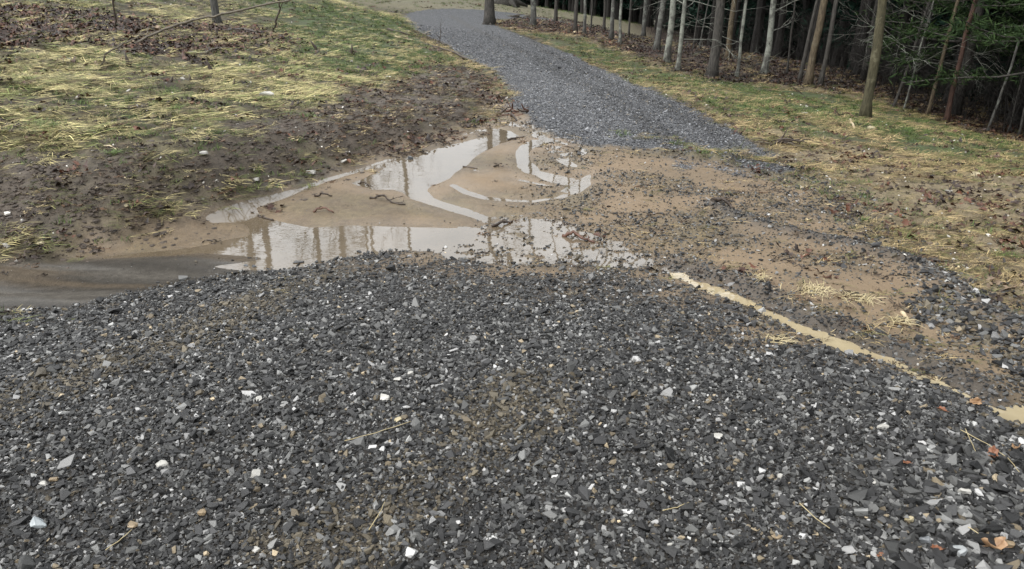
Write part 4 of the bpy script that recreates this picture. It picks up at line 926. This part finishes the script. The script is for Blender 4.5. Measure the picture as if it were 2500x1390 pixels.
for i, (px, py, hpx, ln, lab) in enumerate([(317, 172, 30, -4, 'thick dark snapped stub beside the arching branch foot'), (520, 195, 34, -10, 'tallest black pointed stub on the straw slope'), (352, 199, 16, 1, 'small dark stub left in a row across the straw'),
     (420, 224, 20, 10, 'leaning dark stub below the row across the straw'), (469, 219, 22, -1, 'brown blunt stub between two leaning ones'), (574, 233, 22, 5, 'dark hooked stub right of the brown blunt one'),
     (545, 236, 12, -6, 'short dark sprout left of the hooked stub'), (338, 222, 18, -20, 'thin leaning sprout below the thick snapped stub'), (860, 150, 26, 3, 'dark forked stub in the green slope above the ditch'),
     (775, 136, 20, -14, 'black splinter stub in the shaded green of the left slope')]):
    p = S(px, py, -.02); D = p.y * CP; s = D / FOC
    V, Fc = [], []; r = random.Random(i); H = hpx * s * 1.15; L = ln * s
    tube(V, Fc, [Vector((0, 0, 0)), Vector((L * .15, 0, H * .3)), Vector((L * .55, 0, H * .65)), Vector((L, 0, H * 1.05))], [8 * s if i in (0, 1) else 5 * s, 6 * s if i in (0, 1) else 3.6 * s, 3.2 * s, 1 * s], 6, .18, r)
    if i in (0, 1, 8): tube(V, Fc, [Vector((0, 0, 0)), Vector((5 * s, 0, H * .25)), Vector((12 * s, 0, H * .45))], [3 * s, 2 * s, .6 * s], 5, .1, r)
    o = mesh_np('stub', V, Fc, M_wood if i != 4 else M_wood2); o.location = p; tag(o, lab, 'stub', 'woody stubs on the straw slope')
for a in [
 ([(1240, 343), (1260, 340), (1280, 338)], .012, 'dark stick on the sand spit right of the upper puddle', M_wood, 0),
 ([(1200, 558), (1225, 552), (1251, 543)], .013, 'dark splintered stick at the right end of the lower puddle', M_wood, 2),
 ([(1372, 578), (1400, 580), (1430, 588), (1452, 594)], .014, 'reddish curled twig in the shallow water', M_redwood, 2),
 ([(875, 448), (890, 452), (908, 456)], .008, 'forked little twig lying in the large puddle', M_wood, 2),
 ([(905, 490), (940, 491), (955, 500), (990, 505)], .010, 'dark broken twig across the middle sandbar', M_wood, 3),
 ([(770, 485), (790, 488), (812, 486)], .009, 'small dark twig on the left of the sandbar', M_wood, 1),
 ([(765, 523), (790, 521), (815, 525)], .010, 'brown bent twig low on the sandbar', M_redwood, 1),
 ([(632, 528), (645, 534), (668, 539)], .011, 'dark sliver of bark at the water tip of the sandbar', M_wood, 0),
 ([(1130, 409), (1150, 411), (1165, 413)], .009, 'dark twig at the edge of the sand beside the large puddle', M_wood, 0),
 ([(1552, 832), (1570, 845), (1590, 860)], .006, 'dark straight twig on the near gravel', M_wood, 0),
 ([(1740, 512), (1760, 522), (1790, 530)], .018, 'black chunk of wood at the start of the dark rut', M_wood, 2),
 ([(1925, 205), (1938, 222), (1960, 236)], .014, 'dark bent branch sticking up at the litter edge', M_wood, 2),
 ([(1878, 228), (1905, 230), (1930, 232)], .022, 'short dark log in the grass near the brown trunk', M_wood, 0),
 ([(2338, 312), (2375, 325), (2420, 345), (2440, 352)], .03, 'long dark fallen limb along the wood edge at the right', M_wood, 1),
 ([(1485, 128), (1500, 130), (1512, 129)], .03, 'dark stick in the grass below the slender olive trunk', M_wood, 0),
 ([(1150, 152), (1100, 130), (1045, 112)], .03, 'long dark stick lying along the ditch', M_wood, 1),
 ([(945, 80), (985, 92), (1025, 98)], .032, 'dark straight stick on the green slope beside the drive', M_wood, 0),
 ([(965, 100), (990, 104), (1012, 110)], .028, 'pale straight stick on the green slope beside the drive', M_fresh, 0),
 ([(632, 212), (680, 214), (715, 220)], .013, 'reddish straight stick on the straw right of the stubs', M_redwood, 0),
 ([(258, 384), (275, 388), (292, 395)], .007, 'pale short stick in the mud above the left puddle end', M_fresh, 0),
 ([(310, 465), (330, 466), (347, 466)], .005, 'pale thin splinter lying in the dark mud', M_fresh, 0),
 ([(2200, 780), (2206, 790), (2214, 800)], .012, 'yellowish chip of wood on the coarse gravel ridge', M_fresh, 0),
 ([(1400, 84), (1410, 83), (1421, 83)], .05, 'pale freshly cut wood chip between two dark trunks', M_fresh, 0),
 ([(2072, 300), (2078, 308), (2084, 320)], .03, 'pale split piece of wood below the mossy trunk', M_fresh, 0)]:
    pp, rr, lab, m_, sd = a; stick([S(q[0], q[1], rr * .6 + (.03 if sd and k == 1 else 0)) for k, q in enumerate(pp)], rr, rr * .5, lab, m_, side=sd, seed=int(pp[0][0]))

def twig_pile(px, py, wpx, label, mats, n, seed, h=.5, curved=True):
    """heap of dead twigs and bark, every twig a part"""
    r = random.Random(seed); p = S(px, py); D = p.y * CP + (CAM_H - p.z) * SP; w = wpx / FOC * D; root = empty('brush_pile', p); tag(root, label, 'brush pile')
    for k in range(n):
        V, Fc = [], []; a = r.gauss(0, .35) + (3.14 if r.random() < .5 else 0); c = Vector((r.uniform(-.4, .4) * w, r.uniform(-.25, .25) * w, r.uniform(.0, .12) * w * h)); L = w * r.uniform(.2, .55)
        pts = wander(c, (math.cos(a), math.sin(a), r.uniform(-.1, .3)), L, 6, r, .3 if curved else .05, -.03); pts = [Vector((q.x, q.y, max(q.z, .0))) for q in pts]; rr = w * r.uniform(.012, .03)
        tube(V, Fc, pts, [rr * (1 - .1 * j) for j in range(7)], 6, .1, r); mesh_np('twig', V, Fc, r.choice(mats), root)
    return root
twig_pile(1905, 362, 120, 'dark tangled twig heap at the right edge of the drive', [M_wood, M_wood, M_wood2], 16, 1)
twig_pile(1965, 330, 55, 'heap of curled pale bark pieces in the grass above the twig heap', [M_wood2, M_wood2, M_wood], 9, 2, h=1.0)
twig_pile(2030, 348, 90, 'reddish-brown twig heap right of the curled bark', [M_redwood, M_wood], 14, 3)
twig_pile(2060, 292, 80, 'brown sticks and bark at the foot of the mossy trunk', [M_redwood, M_wood2, M_wood], 10, 4)
twig_pile(1268, 46, 62, 'pile of cut grey logs and limbs behind the oak at the bend', [M_wood2, M_bark['grey'], M_wood], 16, 5, h=.9, curved=False)
twig_pile(2020, 297, 60, 'small heap of rust-red leaves and twigs in the grass left of the mossy trunk', [M_redwood], 10, 6, h=.5)
twig_pile(1250, 284, 110, 'dark red twigs and leaves dammed across the ditch outlet', [M_redwood, M_wood], 16, 7, h=.4)
twig_pile(1210, 215, 60, 'brown leaf and twig clot in the ditch beside the drive', [M_redwood, M_wood], 9, 8, h=.5)

def leaf(px, py, wpx, label, mat, seed, curl=.8):
    r = random.Random(seed); p = S(px, py, .012); D = p.y * CP + (CAM_H - p.z) * SP; s = wpx / FOC * D / 2; root = empty('oak_leaf', p); tag(root, label, 'leaf')
    n, m = 26, 5; V, Fc = [], []; ph = r.uniform(0, 6)
    for j in range(m + 1):
        q = j / m
        for k in range(n):
            t = k / n * 6.283; lob = 1 - .30 * (.5 + .5 * math.cos(t * 7)) * q; u = math.cos(t) * s * q * lob; v = math.sin(t) * s * .62 * q * lob
            z = curl * s * q * q * (.45 + .4 * math.sin(2 * t + ph)) + s * .06 * math.sin(5 * t + 3 * q) * q + abs(v) * .25; V.append((u, v, z + r.gauss(0, .01) * s))
    for j in range(m):
        for k in range(n): a = j * n + k; b = j * n + (k + 1) % n; Fc.append((a, b, b + n, a + n))
    bl = mesh_np('blade', V, Fc, mat, root); md = bl.modifiers.new('thickness', 'SOLIDIFY'); md.thickness = .0008
    V, Fc = [], []; tube(V, Fc, [Vector((-s * .8, 0, s * .1)), Vector((0, 0, .004)), Vector((s * .9, 0, s * .12)), Vector((s * 1.4, .1 * s, s * .1))], [.0006, .001, .001, .0008], 5); mesh_np('stem', V, Fc, mat, root)
    root.rotation_euler = (r.gauss(0, .25), r.gauss(0, .25), r.uniform(0, 6.28)); return root
for a in [(2413, 1372, 62, 'crumpled tan oak leaf on coarse rocks at the bottom right', M_leaf1, 1, 1.0), (2372, 1008, 34, 'orange torn oak leaf on the gravel below the silty channel', M_leaf1, 2, .6),
          (2415, 1136, 44, 'rust-orange oak leaf with a pale curl among the coarse rocks', M_leaf2, 3, .7), (2205, 1157, 22, 'small rust-red leaf fragment in the right gravel', M_leaf2, 4, .4),
          (2472, 1122, 30, 'pale curled leaf at the right edge of the gravel', M_leaf1, 5, .8), (2290, 1030, 26, 'brown leaf beside a grey slab right of the white stone', M_leaf2, 6, .4),
          (2275, 1372, 30, 'dark red leaf tucked under the bottom right rocks', M_leaf2, 7, .3), (2140, 1386, 22, 'red leaf scrap at the bottom edge', M_leaf2, 8, .3)]: leaf(*a)
for i, (pp, lab) in enumerate([([(2335, 1080), (2400, 1115), (2450, 1150), (2478, 1183)], 'longest straw stalk, curving down the coarse gravel at the right'), ([(2347, 1078), (2360, 1105), (2372, 1132)], 'short straw stalk meeting the top of the longest one'),
     ([(845, 1110), (920, 1088), (1005, 1060)], 'long straw stalk on the middle gravel below the cream oval stone'), ([(268, 1378), (300, 1355), (332, 1328)], 'straw stalk at the bottom left of the gravel'),
     ([(905, 1330), (925, 1300), (943, 1262)], 'straw stalk right of the stained gravel at the bottom'), ([(1945, 1262), (1985, 1300), (2018, 1325)], 'split yellow straw stalk in the lower right gravel'), ([(1615, 1282), (1650, 1272), (1678, 1262)], 'pale straw stalk in the bottom middle gravel'),
     ([(2350, 1325), (2380, 1345), (2410, 1358)], 'straw stalk resting on the rocks above the crumpled oak leaf')]):
    stick([S(a, b, .022) for a, b in pp], .0016, .0011, lab, M_stalk, 'straw_stalk', seed=i, cat='straw stalk', sides=5)

def clump(px, py, wpx, label, mat, seed, n=60, up=.5, L0=.16, name='straw_clump', cat='straw clump'):
    r = random.Random(seed); p = S(px, py, -.005); D = p.y * CP + (CAM_H - p.z) * SP; w = wpx / FOC * D; V, Fc = [], []
    for k in range(n):
        strip(V, Fc, (r.gauss(0, .22) * w, r.gauss(0, .14) * w, r.uniform(0, .02)), r.uniform(0, 6.28), w * r.uniform(.15, .5) if L0 is None else L0 * r.uniform(.4, 1), r.uniform(.002, .005), r.uniform(.7, 1.2), r, 4, up=r.uniform(.1, up * 2))
    o = mesh_np(name, V, Fc, mat); o.location = p; return tag(o, label, cat)
clump(1848, 703, 50, 'brown-rooted straw clump at the start of the dark bank', M_stalk, 1, 45, .6, .11)
clump(1980, 724, 100, 'largest golden straw clump on the bank above the silty channel', M_stalk, 2, 120, .6, .13)
clump(2105, 748, 60, 'small golden straw clump right of the largest one', M_stalk, 3, 60, .5, .12)
clump(2185, 800, 80, 'flattened straw below the yellowish wood chip', M_stalk, 4, 60, .3, .12)
clump(1895, 850, 90, 'thin flat straw wisps lying on the gravel left of the silty channel', M_stalk, 5, 50, .12, .10)
clump(2060, 742, 70, 'loose straw between the two golden clumps', M_stalk, 6, 40, .3, .12)
clump(105, 335, 110, 'bright green grass tuft on the straw at the left edge', M_tuft, 7, 150, .8, .13, 'grass_tuft', 'grass tuft')
clump(280, 402, 50, 'small green grass tuft beside the pale short stick in the mud', M_tuft, 8, 60, .6, .08, 'grass_tuft', 'grass tuft')
clump(745, 305, 80, 'green grass tuft at the lower edge of the straw slope', M_tuft, 9, 90, .6, .09, 'grass_tuft', 'grass tuft')
clump(2455, 640, 110, 'green grass tuft on bare tan soil at the right edge', M_tuft, 10, 130, .5, .08, 'grass_tuft', 'grass tuft')
clump(122, 612, 26, 'single dry yellow-green sprig beside the cream stone', M_tuft, 11, 12, .9, .10, 'sprig', 'sprig')
